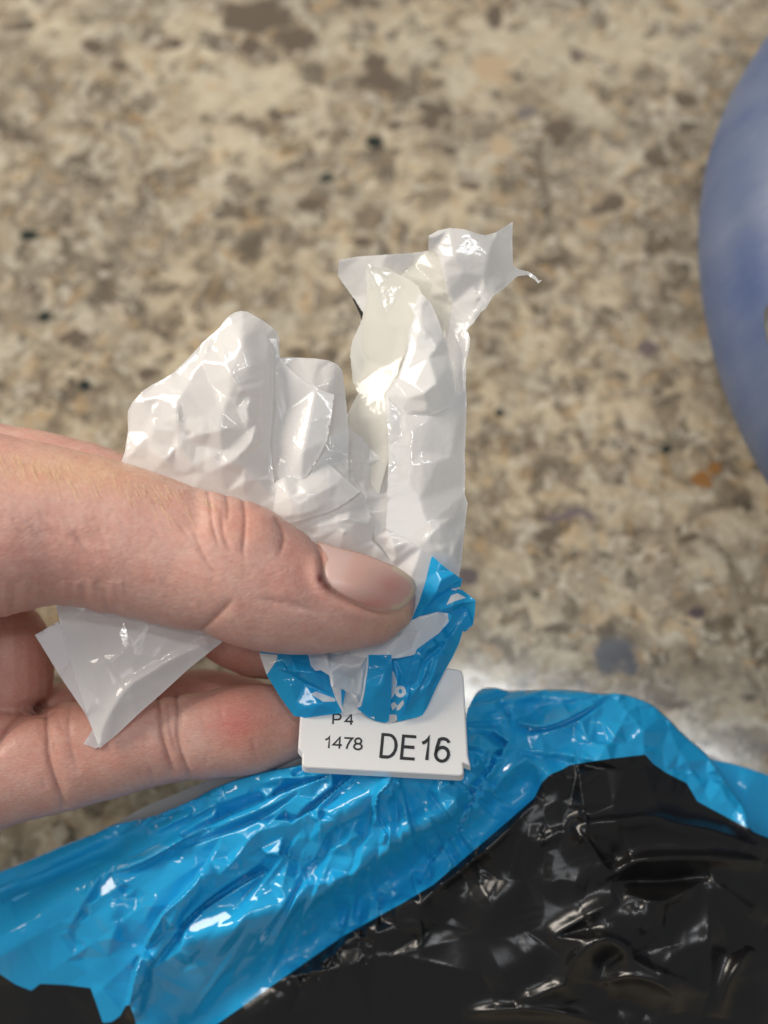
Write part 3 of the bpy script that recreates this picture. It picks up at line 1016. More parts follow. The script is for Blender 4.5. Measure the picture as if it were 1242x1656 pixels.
body_cr = [
    B(b1((1250, 180), (950, 320), (700, 510), (560, 640), (300, 820), (0, 1050), (-200, 1200)), 10, 30, 'nn'),
    B(b1((900, 330), (600, 480), (300, 620), (0, 760)), -14, 20), B(b1((700, 370), (400, 500), (100, 640)), 10, 12),
    S(b1((1200, 350), (1060, 410), (900, 505), (740, 580), (640, 600)), 20, 34),
    R(b1((640, 600), (570, 690), (480, 850), (425, 950), (470, 1100), (530, 1240)), -7, 10), R(b1((600, 590), (535, 680), (385, 950)), 6, 10),
    R(b1((650, 610), (720, 690), (780, 750), (860, 740)), -9, 8), R(b1((860, 740), (870, 800), (830, 880)), 7, 9), B(b1((690, 760), (620, 880), (700, 960)), 9, 16),
    R(b1((590, 930), (640, 985), (720, 1000)), 8, 6), B(b1((800, 900), (720, 1080), (620, 1300)), -8, 26),
    S(b1((740, 1370), (780, 1170), (870, 960), (930, 850), (1100, 690), (1242, 480)), 24, 26, 'nt'),
    B(b1((1242, 560), (1100, 740), (960, 950), (850, 1150), (775, 1400)), 14, 12, 'tn'),
    S(b1((900, 1120), (960, 1040), (1080, 880), (1242, 740), (1500, 560)), -18, 30), B(b1((1060, 520), (950, 700), (880, 830)), 8, 26),
    R(b1((870, 1170), (1030, 1060), (1090, 1090), (1180, 1200)), 8, 14), B(b1((1000, 1250), (900, 1450)), -10, 30),
    # folds gathered towards the neck
    S(b2((800, 90), (700, 120), (450, 225), (200, 335), (0, 440)), -16, 26, 'nt'), R(b2((90, 430), (270, 345), (500, 250), (640, 180)), 10, 7),
    S(b2((640, 190), (400, 345), (150, 440), (0, 495)), -10, 18), R(b2((380, 140), (560, 100), (780, 85)), 9, 7), R(b2((430, 170), (470, 210), (540, 190)), 7, 5),
    S(b2((930, 100), (720, 280), (640, 325), (430, 345)), -18, 24, 'nt'), B(b2((1180, 130), (960, 260), (800, 350), (700, 400)), 22, 22, 'nt'),
    R(b2((650, 350), (600, 370), (430, 395), (370, 440), (290, 560), (100, 760), (0, 880)), 13, 10), R(b2((650, 350), (700, 300), (800, 285)), 8, 6), R(b2((690, 300), (760, 340), (770, 400), (690, 440)), 7, 6),
    S(b2((650, 580), (600, 545), (470, 535), (430, 500)), 14, 22), R(b2((300, 630), (340, 560), (430, 500)), 8, 7), R(b2((600, 545), (570, 660), (530, 790)), 10, 9),
    S(b2((440, 640), (300, 720), (100, 850), (0, 950)), -18, 30, 'nt'), S(b2((650, 570), (640, 640), (760, 560), (830, 420), (1000, 330)), -12, 16),
    R(b2((760, 560), (860, 500), (990, 430), (960, 390), (880, 350)), 9, 8), R(b2((680, 640), (690, 715), (850, 690), (960, 650), (1015, 570)), 11, 9),
    B(b3((640, 300), (420, 390), (220, 490), (0, 690), (-250, 800), (-500, 900), (-900, 1050)), 34, 30, 'nn'),
    B([(300, 1665), (441, 1562), (554, 1482), (640, 1425), (690, 1393), (745, 1348), (805, 1303), (850, 1268)], -34, 32, 'nn'), B([(880, 1215), (960, 1195), (1040, 1195)], -10, 24),
    S(b3((640, 400), (500, 540), (300, 660), (0, 780), (-300, 960)), 0, 30), B(b3((600, 430), (300, 640), (0, 780), (-300, 900)), -12, 24),
    S(b3((250, 130), (180, 200), (175, 330), (225, 420), (210, 470)), 16, 26, 'nt'), R(b3((590, 140), (630, 220), (660, 305)), 8, 7), R(b3((420, 245), (590, 140), (700, 60), (800, -20)), 14, 10, ends='tn'),
    R(b3((230, 250), (300, 130), (330, 80)), 8, 8), B(b3((480, 180), (440, 330)), -8, 18), S(b3((820, -40), (770, 160), (700, 270), (650, 390), (500, 560), (420, 700)), -20, 34),
    R(b3((740, 280), (775, 440)), 6, 8), R(b3((1200, -60), (1000, 60), (780, 200), (700, 280)), 9, 14),
    # right shoulder
    B(b4((90, 120), (240, 82), (480, 85), (600, 105)), 16, 14, 'nt'), S(b4((600, 105), (480, 165), (390, 200), (290, 190), (230, 115)), 18, 26), R(b4((215, 110), (235, 170), (255, 225)), 10, 8),
    S(b4((110, 220), (180, 225), (235, 260), (180, 350), (130, 420), (40, 600)), -18, 22), R(b4((270, 245), (420, 215), (520, 180), (640, 90)), 10, 11), R(b4((490, 200), (550, 260), (620, 275), (680, 190), (690, 95)), 9, 10),
    R(b4((420, 290), (310, 325), (220, 400), (100, 560)), 11, 12), R(b4((640, 85), (760, 220), (770, 300)), 7, 16), B(b4((180, 140), (190, 210)), -12, 12), R(b4((130, 230), (170, 260), (140, 340)), 8, 7),
    R(b4((850, 180), (900, 300), (1000, 450)), 6, 20), R(b4((1010, 330), (1060, 430), (1110, 540)), 7, 14),
    # black panel
    Q(b3((375, 890), (500, 752), (700, 592), (850, 472), (1000, 312), (1105, 215)), 11, 8), B(b3((1105, 215), (1130, 120), (1242, 60)), 8, 14),
    Q(b5((560, 235), (740, 222), (860, 212), (950, 235), (1080, 262), (1242, 330)), 20, 10, 22), Q(b5((580, 230), (650, 310), (722, 415)), 15, 9, 18), Q(b5((722, 415), (800, 355), (1000, 343), (1160, 352), (1260, 375)), 20, 8, 14),
    Q(b5((1050, 405), (900, 420), (722, 420)), -16, 12), Q(b5((1040, 410), (1140, 490), (1242, 560)), 12, 12), Q(b5((1040, 410), (900, 490), (760, 465)), 12, 10),
    Q(b5((740, 480), (620, 550), (535, 606), (620, 617), (720, 606)), 12, 7, 14), Q(b5((590, 830), (570, 750), (620, 660), (700, 620), (770, 650), (790, 690), (900, 740), (1045, 795)), 26, 15, 26),
    Q(b5((660, 765), (800, 742), (920, 790), (940, 860)), 13, 8), Q(b5((400, 825), (480, 800), (575, 760)), 14, 12), Q(b5((220, 865), (400, 850), (550, 862), (680, 895)), 14, 9), B(b5((690, 690), (730, 670)), -8, 14, 'nn'),
    Q(b5((450, 300), (500, 285), (580, 240)), 8, 8), Q(b5((1045, 440), (1045, 640), (1050, 880)), 6, 12), Q(b5((780, 500), (830, 600)), 4, 8),
    B(b5((300, 330), (200, 500), (150, 700)), -16, 50), B(b5((620, 280), (700, 340), (780, 330)), -14, 22), B(b5((900, 560), (760, 540), (640, 580)), 14, 34), B(b5((1130, 200), (1242, 260), (1400, 300)), 12, 30), B(b5((1150, 650), (1200, 800), (1200, 1000)), 18, 40), B(b5((480, 620), (420, 700), (300, 760)), 14, 36), B(b5((700, 820), (800, 840), (880, 880)), -14, 22), B(b5((860, 700), (980, 650), (1100, 600)), 12, 26), B(b5((250, 560), (330, 480), (430, 420)), 10, 28), Q(b5((820, 500), (880, 560), (900, 640)), 8, 14), Q(b5((1080, 880), (1110, 760), (1180, 640)), 14, 12), Q(b5((640, 440), (560, 420), (480, 440)), 7, 14),
]


# fine pleats fanning out from the clipped neck
rs = np.random.RandomState(17)
pleats = []
taken = np.concatenate([catmull(c[1], 12) for c in body_cr if c[0] not in 'b'])
for i in range(800):
    a_ = rs.uniform(-2.0, 2.0)
    r0 = rs.uniform(60, 620) if i % 3 else rs.uniform(60, 300)
    ln = rs.uniform(60, 150) + r0 * .22
    dr = np.array([math.sin(a_), math.cos(a_)])
    pd = np.array([dr[1], -dr[0]])
    o_ = np.array([625, 1180])
    bend = rs.uniform(-10, 10)
    q0, q1, q2 = o_ + dr * r0, o_ + dr * (r0 + ln / 2) + pd * bend, o_ + dr * (r0 + ln)
    am = rs.choice([-1, 1]) * rs.uniform(3.5, 9.0) * (1 if r0 < 300 else .5)
    if min(np.hypot(*(taken - q).T).min() for q in (q0, q1, q2)) < 8:
        continue
    if inside(black_poly, np.array([q1[0]]), np.array([q1[1]]))[0]:
        if i % 6:
            continue
        sw = rs.uniform(0, 6.28)
        dr2 = np.array([math.cos(sw), math.sin(sw)])
        q0, q2 = q1 - dr2 * ln * .6, q1 + dr2 * ln * .6
        am *= .8
    pleats.append(R([tuple(q0), tuple(q1), tuple(q2)], am, 6))
    taken = np.concatenate([taken, [q0, q1, q2]])


film('bag_body', body_poly, body_ctrl, body_cr, 2.9, BLUE, [(black_poly, BLACK)], (1.3, 60), 11, parent=bag, gain=1.55, segs=pleats,
     skirt=((620, 1600), [(30, -2), (140, 8), (330, 40), (600, 70)]))
film('back_film', b4((860, 250), (1010, 322), (1120, 350), (1242, 390), (1700, 560), (1700, 1000), (1300, 700), (1165, 600), (1000, 480)),
     [(1100, 1200, -260), (1242, 1255, -290), (1400, 1320, -340), (1200, 1330, -255), (1400, 1480, -300)], [R(b4((1120, 425), (1160, 445), (1165, 520)), 8, 8)], 5, BLUE, (), (4, 60), 5, parent=bag,
     skirt=((1250, 1600), [(40, 0), (160, 10), (500, 40)]))
film('inner_film', b1((560, 395), (640, 340), (830, 230), (1000, 160)) + [(350, 1257), (430, 1238), (500, 1224), (560, 1215), (560, 1260), (400, 1300), (250, 1350)],
     [(180, 1340, -235), (250, 1300, -190), (350, 1260, -130), (480, 1232, -75), (560, 1230, -60), (400, 1295, -125), (260, 1345, -230)], [R([(300, 1275), (420, 1245)], 5, 10)], 4, (.60, .57, .56), (), (3, 45), 6, parent=bag)

# neck, gathered over the tag
white_corner = p8((-10, 90), (100, 100), (95, 130), (40, 210), (-10, 150))
film('neck_fold', p8((0, 100), (40, 215), (110, 330), (190, 440), (250, 452), (350, 438), (455, 425), (480, 300), (450, 60), (0, 0)),
     [(420, 1060, -14), (432, 1095, -10), (475, 1155, -4), (500, 1160, 4), (550, 1150, 10), (535, 1110, 12), (500, 1080, 14), (460, 1060, 2), (470, 1110, 8), (540, 1050, -2)],
     [R(p8((50, 150), (150, 188), (300, 196), (395, 215)), 10, 6), S(p8((150, 195), (260, 260), (350, 300), (420, 330)), -9, 14), R(p8((210, 420), (250, 395), (330, 375), (420, 365)), 6, 6), R(p8((130, 130), (180, 120), (260, 150)), 5, 6), R(p8((390, 260), (420, 280)), 4, 5)],
     2.2, BLUE, [(white_corner, WHITE), (p8((285, 320), (312, 303), (418, 343), (424, 360), (355, 362)), WHITE)], (2.5, 24), 21, curve=False, parent=bag, gain=2.1, rel=1)
film('neck_fold', p8((255, 60), (270, 100), (285, 160), (300, 192), (340, 185), (388, 215), (395, 260), (425, 350), (470, 436), (520, 430), (580, 420), (640, 460), (640, 60)),
     [(498, 1059, 10), (507, 1085, 16), (532, 1090, 18), (534, 1105, 20), (556, 1155, 16), (587, 1150, 10), (590, 1075, 22), (560, 1075, 14), (600, 1050, 10)],
     [R(p8((300, 192), (345, 160), (382, 126), (460, 150), (570, 180)), 11, 6), R(p8((382, 126), (398, 200), (405, 280), (460, 420)), 9, 6), R(p8((572, 180), (520, 240), (470, 300), (468, 430)), -11, 8), R(p8((540, 110), (570, 150), (572, 185)), 6, 4), S(p8((470, 300), (540, 330), (560, 390)), 5, 10)],
     2.2, WHITE, (), (2.5, 20), 22, curve=False, parent=bag, gain=3.2, rel=1)
film('neck_fold', p8((600, 100), (596, 155), (575, 300), (560, 360), (540, 395), (600, 445), (640, 468), (700, 480), (720, 470), (735, 330), (738, 200), (735, 100)),
     [(594, 1065, 26), (585, 1120, 27), (578, 1145, 18), (604, 1165, 6), (625, 1168, 2), (631, 1120, 30), (631, 1065, 32), (612, 1110, 40), (612, 1075, 36)],
     [R(p8((610, 150), (680, 165), (725, 140)), 5, 6), R(p8((700, 200), (725, 150)), 5, 5), R(p8((590, 240), (560, 380)), 4, 4)], 2.2, BLUE, [(p8((560, 90), (606, 90), (606, 155), (582, 320), (566, 388), (530, 400)), WHITE)], (1.5, 26), 23, curve=False, parent=bag)
o_out = [(785 + 30 * math.cos(t), 305 + 33 * math.sin(t)) for t in np.linspace(0, 2 * math.pi, 20)[:-1]]
o_in = [(785 + 11 * math.cos(t), 304 + 14 * math.sin(t)) for t in np.linspace(0, 2 * math.pi, 14)[:-1]]
film('neck_fold', p8((725, 80), (722, 330), (705, 477), (745, 480), (800, 440), (850, 260), (880, 60)),
     [(630, 1060, 10), (629, 1120, 8), (626, 1165, -2), (640, 1166, -1), (650, 1140, 18), (649, 1118, 23), (664, 1090, 24), (672, 1055, 20), (638, 1118, 14)],
     [R(p8((760, 130), (762, 260), (740, 380)), 5, 6), R(p8((790, 200), (790, 300)), -3, 6)], 1.5, BLUE,
     [(p8((728, 180), (750, 200), (765, 250), (758, 310), (735, 345), (722, 330)), WHITE), (p8(*o_out), WHITE), (p8(*o_in), BLUE), (p8((730, 375), (752, 362), (768, 385), (742, 410)), WHITE), (p8((768, 385), (800, 350), (806, 372), (782, 405), (762, 412)), WHITE), (p8((705, 478), (716, 432), (764, 434), (766, 468), (740, 482)), WHITE)], (1, 20), 24, curve=False, parent=bag, gain=2.1, rel=1)
film('neck_fold', p4((840, 560), (900, 480), (960, 400), (1030, 400), (1100, 380), (1130, 470), (1082, 500), (1060, 570), (1025, 640), (990, 700), (940, 800), (905, 880), (880, 920), (850, 932), (752, 955), (790, 800), (815, 690), (836, 630)),
     [(672, 1062, 26), (665, 1100, 25), (650, 1150, 10), (683, 1156, 8), (700, 1120, 14), (720, 1085, 10), (742, 1040, 6), (762, 1010, 4), (745, 985, 10), (700, 1060, 26), (710, 1000, 18), (690, 1110, 22)],
     [R(p4((836, 630), (815, 700), (800, 780)), 7, 5), R(p4((850, 620), (900, 590), (1000, 540), (1060, 480)), 8, 9), R(p4((920, 640), (950, 620), (1020, 600)), 5, 6), R(p4((800, 860), (870, 800), (930, 770)), 4, 8), S(p4((850, 600), (870, 640), (860, 700)), 5, 12), R(p4((960, 560), (1020, 620)), 4, 8), S(p4((1080, 420), (980, 560), (880, 660), (850, 760)), -6, 14), R(p4((1040, 480), (960, 640), (900, 820), (880, 900)), 5, 8), S(p4((930, 600), (900, 700), (850, 800), (800, 900)), 5, 10)],
     2.4, BLUE, (), (3, 30), 25, curve=False, parent=bag, gain=2.1, rel=1)
film('neck_fold', p4((400, 560), (560, 560), (720, 540), (770, 520), (800, 455), (870, 425), (955, 402), (1000, 408), (1028, 418), (1022, 445), (990, 485), (900, 572), (860, 600), (835, 618), (770, 632), (700, 640), (600, 632), (430, 612)),
     [(538, 1045, 14), (560, 1056, 16), (625, 1064, 30), (667, 1058, 34), (690, 1043, 34), (725, 1000, 26), (706, 991, 24), (660, 1008, 18), (650, 1030, 16), (690, 1020, 33)],
     [R(p4((800, 470), (870, 432), (955, 405)), 9, 5, ends='nn'), R(p4((790, 520), (860, 500), (960, 490)), 3, 7), R(p4((720, 630), (820, 600), (890, 560)), 4, 8), R(p4((600, 620), (700, 590), (760, 540)), 4, 9)],
     2.4, WHITE, [(p4((1003, 400), (1040, 410), (1030, 450), (905, 582), (838, 625), (850, 590), (960, 510), (1012, 450)), BLUE)], (2, 26), 26, curve=False, parent=bag, gain=2.1, rel=1)
film('neck_fold', p3((770, 772), (860, 850), (962, 920), (950, 965), (880, 985), (800, 1060), (700, 1145), (640, 1180), (690, 1060), (735, 920), (755, 830)),
     [(698, 900, 20), (747, 937, 16), (745, 948, 12), (690, 990, 14), (667, 1003, 6), (690, 935, 14), (715, 945, 24)],
     [R(p3((800, 870), (830, 920), (800, 1000), (720, 1100)), 6, 7), S(p3((700, 1140), (830, 1020), (950, 930)), -6, 12), R(p3((870, 975), (930, 930), (955, 925)), 4, 4)], 2.2, BLUE, (), (1.5, 22), 27, curve=False, parent=bag, gain=2.1, rel=1)
film('neck_fold', p3((700, 1140), (800, 1040), (880, 970), (960, 985), (1045, 1050), (1040, 1130), (1028, 1205), (975, 1252), (940, 1180), (900, 1120), (820, 1125), (720, 1160)),
     [(685, 993, 8), (727, 950, 10), (747, 955, 8), (769, 971, 4), (765, 1009, 0), (750, 1022, -2), (720, 990, 16), (735, 975, 14), (750, 990, 2)],
     [R(p3((720, 1145), (830, 1110), (960, 1075), (1045, 1052)), 9, 6, ends='tn'), S(p3((960, 1080), (985, 1150), (975, 1250)), -9, 10), R(p3((870, 985), (940, 1015), (1000, 1030)), 5, 4), R(p3((1000, 1150), (980, 1200)), 4, 4)],
     2.0, BLUE, [(p3((860, 1080), (890, 1020), (930, 1005), (985, 1035), (930, 1050)), WHITE), (p3((880, 966), (930, 970), (925, 990), (890, 985)), WHITE)], (2, 20), 28, curve=False, parent=bag)

film('gathered_film', [(470, 850), (600, 840), (700, 850), (740, 930), (740, 1000), (715, 1060), (690, 1120), (560, 1130), (470, 1080), (440, 960)],
     [(470, 850, -24), (600, 840, -22), (740, 930, -24), (700, 1110, -22), (480, 1080, -24), (600, 1000, -26)], (), 5, WHITE, (), (2, 36), 51, parent=bag)

# torn white strip standing up on the right
film('torn_strip', p2((150, 250), (250, 232), (400, 222), (520, 214), (600, 202), (598, 170), (600, 128), (650, 100), (705, 89), (780, 95), (840, 116), (885, 126), (930, 114), (965, 94), (1022, 57), (1020, 150), (1024, 280),
                       (1060, 298), (1100, 308), (1135, 330), (1152, 352), (1168, 350), (1150, 368), (1132, 348), (1095, 325), (1045, 332), (1015, 360), (975, 395), (922, 432), (890, 490), (862, 512), (830, 560), (792, 602), (808, 640), (802, 700), (788, 760), (786, 880), (770, 990), (600, 1080), (400, 1080), (330, 800), (300, 560), (230, 450), (180, 380), (143, 330)),
     [(548, 420, -60), (547, 448, -75), (600, 412, -46), (650, 408, -38), (693, 404, -30), (575, 480, -80), (640, 470, -52), (690, 470, -50), (700, 385, 0), (725, 371, 12), (760, 375, 14), (790, 382, 2), (828, 360, -24), (827, 430, -20), (870, 452, -26), (800, 470, -6), (750, 440, 12), (725, 430, 8), (705, 440, -26), (757, 530, -14), (720, 520, -44), (758, 555, -8), (752, 610, -6), (720, 590, -40), (680, 560, -48), (640, 620, -48), (750, 660, -4), (640, 690, -45)],
     [R(p2((600, 130), (655, 210), (685, 340), (720, 470), (790, 570)), 12, 8, 22, ends='nt'), R(p2((945, 108), (905, 210), (880, 330), (850, 440), (800, 560)), 9, 6, ends='nt'), R(p2((1012, 195), (940, 290), (880, 380), (835, 500)), 8, 6, ends='nt'),
      R(p2((1022, 285), (960, 370), (900, 420), (850, 470), (800, 590)), 7, 5), R(p2((820, 380), (865, 385), (850, 420)), 4, 4), R(p2((700, 470), (760, 520), (810, 560)), 6, 6), R(p2((260, 235), (350, 330), (380, 420)), 5, 9), R(p2((470, 320), (580, 210)), 4, 9), R(p2((680, 660), (790, 620)), 5, 8), R(p2((740, 880), (790, 740)), 5, 10),
      R(p2((640, 130), (640, 300), (590, 480)), 5, 12)],
     2.6, WHITE, [(p2((598, 198), (640, 210), (680, 340), (690, 420), (720, 480), (690, 650), (740, 900), (400, 1090), (300, 560), (350, 400), (480, 300)), CREAM)], (2.2, 34), 31, .35, False, bag, rel=3)
film('dark_corner', p2((215, 440), (240, 430), (300, 422), (340, 600), (270, 560), (240, 490)), [(570, 482, -98), (590, 476, -98), (585, 500, -100), (600, 530, -104)], (), 3, (.03, .028, .025), (), None, curve=False, parent=bag)  # small near-black sheet behind the torn edge
film('torn_strip', p2((285, 262), (330, 285), (390, 285), (440, 320), (500, 345), (552, 385), (570, 430), (600, 460), (560, 480), (528, 530), (520, 580), (500, 620), (490, 700), (460, 770), (440, 840), (400, 900), (385, 930), (405, 960), (400, 1240), (330, 1500), (270, 1300), (230, 1130), (195, 1030), (245, 920), (220, 860), (205, 730), (215, 660), (265, 550), (278, 480), (290, 420)),
     [(593, 428, -22), (640, 442, -24), (676, 470, -14), (585, 515, -32), (568, 555, -40), (571, 617, -44), (563, 672, -36), (668, 520, -10), (650, 590, -14), (626, 640, -4), (627, 740, -10), (600, 790, -22), (585, 720, -40), (610, 600, -36), (620, 520, -24)],
     [R(p2((270, 550), (380, 560), (520, 600)), 4, 14), R(p2((300, 300), (400, 340), (550, 400)), 3, 10), R(p2((290, 420), (340, 380), (330, 300)), 3, 8), R(p2((230, 650), (300, 760), (340, 950)), 3, 22), R(p2((245, 920), (330, 1040), (330, 1200)), 6, 12), R(p2((400, 780), (440, 840), (470, 760)), 3, 6)],
     2.8, CREAM, (), (1.6, 40), 32, .5, False, bag, rel=3)
film('torn_strip', p2((497, 462), (530, 470), (560, 412), (585, 440), (606, 458), (640, 530), (665, 600), (690, 660), (700, 710), (716, 780), (742, 930), (705, 990), (640, 1020), (580, 1036), (520, 1030), (470, 1010), (430, 975), (382, 930), (395, 900), (442, 840), (468, 770), (492, 700), (500, 610), (528, 530)),
     [(662, 488, -2), (682, 475, 2), (700, 490, 0), (710, 520, 4), (725, 570, 2), (738, 640, 5), (724, 659, 8), (687, 675, 10), (650, 664, 6), (624, 640, 0), (643, 610, 4), (660, 560, 4), (690, 580, 22), (690, 630, 30), (680, 525, 12)],
     [R(p2((600, 740), (640, 690), (670, 650)), 5, 7), R(p2((530, 880), (580, 920), (640, 870), (670, 820)), 8, 7), R(p2((590, 960), (585, 1010)), 5, 5), R(p2((500, 470), (545, 480), (605, 460)), 5, 4), R(p2((520, 500), (560, 490), (590, 470)), 4, 3), B(p2((520, 620), (620, 610), (680, 700)), 4, 14)],
     2.3, WHITE, (), (1.6, 26), 33, .6, False, bag, rel=3)
film('torn_strip', p2((385, 930), (405, 955), (430, 975), (470, 1010), (520, 1028), (580, 1034), (640, 1018), (705, 985), (742, 928), (770, 915), (786, 878), (790, 960), (790, 1000), (782, 1240)) + p3((975, 100), (980, 240), (975, 380), (995, 440), (980, 560), (968, 680), (958, 800), (940, 900), (900, 1050), (700, 1050), (690, 760), (600, 690), (480, 600), (490, 400), (500, 100)),
     [(629, 646, -2), (651, 668, 4), (687, 676, 8), (725, 662, 6), (752, 626, -8), (753, 700, -6), (751, 800, -4), (756, 815, -6), (750, 850, -10), (745, 920, -10), (700, 930, -2), (624, 855, 4), (626, 800, 6), (629, 726, 6), (690, 760, 16), (690, 830, 18), (660, 870, 12), (720, 890, 14)],
     [R(p2((400, 955), (402, 1100), (403, 1240)) + p3((494, 250), (490, 400), (482, 590)), 6, 3, 16, 'nn'), R(p2((470, 1040), (480, 1090), (540, 1085), (608, 1055)), 5, 4), R(p2((480, 1010), (470, 1090)), 3, 4), R(p3((590, 20), (640, 80), (700, 120)), 5, 5), R(p3((690, 715), (780, 620), (860, 560), (940, 520)), 8, 5), R(p3((800, 690), (870, 610), (910, 570)), 5, 5),
      R(p3((880, 840), (910, 740), (915, 650), (920, 600)), 8, 6), R(p3((780, 740), (840, 730), (870, 700)), 6, 7), R(p3((500, 160), (640, 200), (800, 180), (970, 120)), 3, 10), R(p3((700, 720), (740, 680), (730, 640)), 4, 4), R(p3((560, 200), (620, 330), (700, 420)), 2.5, 14), R(p3((960, 560), (900, 700), (850, 860)), 5, 9), R(p3((740, 560), (800, 540)), 4, 5)],
     2.6, WHITE, (), (2.4, 36), 34, .3, False, bag, rel=3, gain=.75)
film('gathered_film', p2((245, 920), (385, 935), (402, 955), (403, 1240)) + p3((500, 100), (490, 400), (480, 600), (415, 660), (380, 580), (340, 500), (240, 300), (150, 150), (150, 60)),
     [(579, 640, -50), (626, 650, -8), (629, 726, -14), (626, 803, -16), (624, 852, -6), (608, 870, -4), (598, 830, -12), (590, 790, -16), (570, 720, -30), (545, 720, -30), (608, 780, -36), (612, 700, -38)],
     [R(p6((880, 255), (882, 380), (878, 500), (890, 600), (915, 665)), 12, 4, 10, 'nn'), R(p6((970, 60), (880, 140), (770, 300)), 8, 8), R(p6((750, 80), (755, 200), (790, 380), (835, 490)), 7, 5), R(p6((750, 80), (890, 140)), 6, 8), R(p6((840, 280), (830, 400), (850, 520)), 5, 5)],
     2.4, WHITE, (), (1.5, 26), 35, 0, False, bag)
film('gathered_film', p6((560, 30), (700, 0), (740, -40), (745, 60), (740, 200), (745, 410), (840, 490), (780, 520), (600, 400), (520, 300), (500, 180), (520, 90)),
     [(528, 705, 4), (560, 695, 4), (562, 740, 0), (563, 780, 2), (582, 795, 6), (520, 735, 10), (540, 765, 10)],
     [R(p6((530, 170), (600, 180), (690, 175)), 6, 5), R(p6((690, 180), (650, 260), (640, 300)), 7, 5), R(p6((600, 170), (570, 220), (600, 290)), 5, 5), R(p6((690, 180), (735, 380)), 6, 6), R(p6((540, 100), (560, 170)), 4, 6)], 2.0, WHITE, (), (2, 18), 36, 0, False, bag)
film('film_flap', p1((760, 280), (805, 292), (850, 290), (900, 291), (970, 294), (1040, 304), (1085, 325), (1105, 355), (1115, 430), (1125, 520), (1130, 600), (1125, 680), (1105, 745), (1060, 800), (1000, 900), (850, 900), (760, 700)),
     [(451, 579, 2), (484, 578, -2), (532, 583, -4), (552, 598, -10), (560, 640, -12), (561, 700, -10), (545, 740, -2), (505, 620, 14), (520, 660, 10), (500, 760, 4), (460, 700, 0), (530, 620, 8)],
     [R(p1((890, 298), (950, 304), (1020, 320)), 4, 4), B(p1((1060, 470), (1070, 380), (1040, 320)), 5, 14), R(p1((1010, 700), (1060, 740), (1110, 740)), 5, 5), R(p1((1030, 700), (1040, 800)), 4, 5)], 2.6, WHITE, (), (1.2, 40), 37, 0, False, bag, rel=3, gain=1.1)
film('film_flap', p1((690, 200), (790, 200), (806, 292), (850, 340), (900, 385), (950, 420), (1000, 445), (1066, 468), (1050, 590), (1030, 690), (985, 780), (935, 858), (905, 872), (860, 855), (800, 890), (770, 960), (720, 800), (700, 500)),
     [(425, 560, 10), (452, 580, 8), (484, 612, 18), (510, 630, 22), (540, 640, 20), (537, 670, 24), (528, 712, 30), (495, 770, 24), (486, 773, 26), (470, 766, 22), (450, 790, 10), (440, 700, 2), (470, 660, 8), (500, 680, 34), (490, 730, 36), (440, 620, 6)],
     [R(p1((780, 300), (785, 430), (780, 560), (800, 720), (860, 850)), -7, 10), R(p1((780, 780), (800, 800), (830, 830)), 4, 4), R(p1((770, 540), (720, 620)), 4, 8)], 2.6, WHITE, (), (1.4, 44), 38, 0, False, bag, rel=3, gain=1.1)
film('film_puff', p1((45, 795), (65, 740), (72, 690), (80, 640), (78, 575), (80, 545), (100, 505), (150, 450), (195, 420), (240, 398), (300, 360), (370, 292), (440, 215), (485, 175), (520, 145), (540, 115), (562, 92), (590, 74), (620, 67), (650, 70), (680, 88), (720, 110), (762, 140), (790, 165), (803, 200), (804, 290), (780, 330), (772, 540), (760, 700), (780, 900), (790, 980), (760, 1100), (500, 1080), (200, 960), (40, 860)),
     [(197, 745, 6), (206, 690, 4), (206, 668, 8), (216, 650, 12), (262, 614, 8), (305, 578, 4), (356, 528, 4), (370, 511, 8), (392, 503, 8), (420, 514, 4), (450, 545, -2), (452, 580, 2), (390, 560, 40), (400, 620, 44), (340, 620, 34), (300, 650, 36), (290, 720, 32), (240, 680, 22), (240, 740, 16), (350, 700, 42), (400, 700, 40), (430, 640, 24), (438, 750, 22), (400, 770, 30), (330, 770, 26), (440, 810, 20), (380, 850, 4), (260, 790, 8), (440, 860, 6)],
     [R(p1((525, 150), (450, 260), (380, 390), (330, 480), (312, 540), (318, 640), (290, 720)), 10, 7, 16), R(p1((745, 180), (752, 300), (735, 420), (720, 480), (690, 560)), 12, 6, 12), R(p1((512, 180), (545, 320), (600, 410), (665, 482), (720, 480)), 10, 6), B(p1((590, 130), (640, 240), (690, 400)), 9, 22),
      R(p1((340, 575), (355, 630), (400, 660), (520, 640), (630, 605)), 10, 5), R(p1((350, 580), (450, 570), (600, 540)), 5, 9), R(p1((640, 480), (660, 580), (650, 640)), 6, 6), R(p1((205, 830), (290, 745), (385, 655)), 9, 6), R(p1((400, 840), (440, 845), (520, 815), (600, 770), (680, 690), (715, 560)), 11, 6),
      R(p1((715, 540), (710, 660), (750, 800), (775, 980)), -9, 6), R(p1((655, 755), (632, 850), (640, 950)), 6, 5), R(p1((235, 600), (160, 680), (60, 780)), 7, 7), R(p1((190, 560), (240, 480), (320, 370)), 7, 10), R(p1((150, 640), (190, 690), (160, 780)), 4, 5), R(p1((500, 500), (560, 480), (640, 465)), 4, 5), R(p1((330, 860), (480, 760), (560, 730)), 6, 6),
      R(p1((300, 740), (300, 860)), 4, 6), R(p1((780, 880), (700, 870), (620, 850)), 5, 5), R(p1((520, 270), (560, 260), (620, 240)), 3, 6), R(p1((410, 710), (450, 712)), 4, 4), R(p1((300, 350), (420, 300), (510, 210)), 4, 10), R(p1((760, 200), (770, 320)), 4, 6), R(p1((100, 530), (150, 500), (200, 510)), 5, 6)],
     2.6, WHITE, (), (2.4, 34), 39, 0, False, bag, rel=3, gain=1.25)
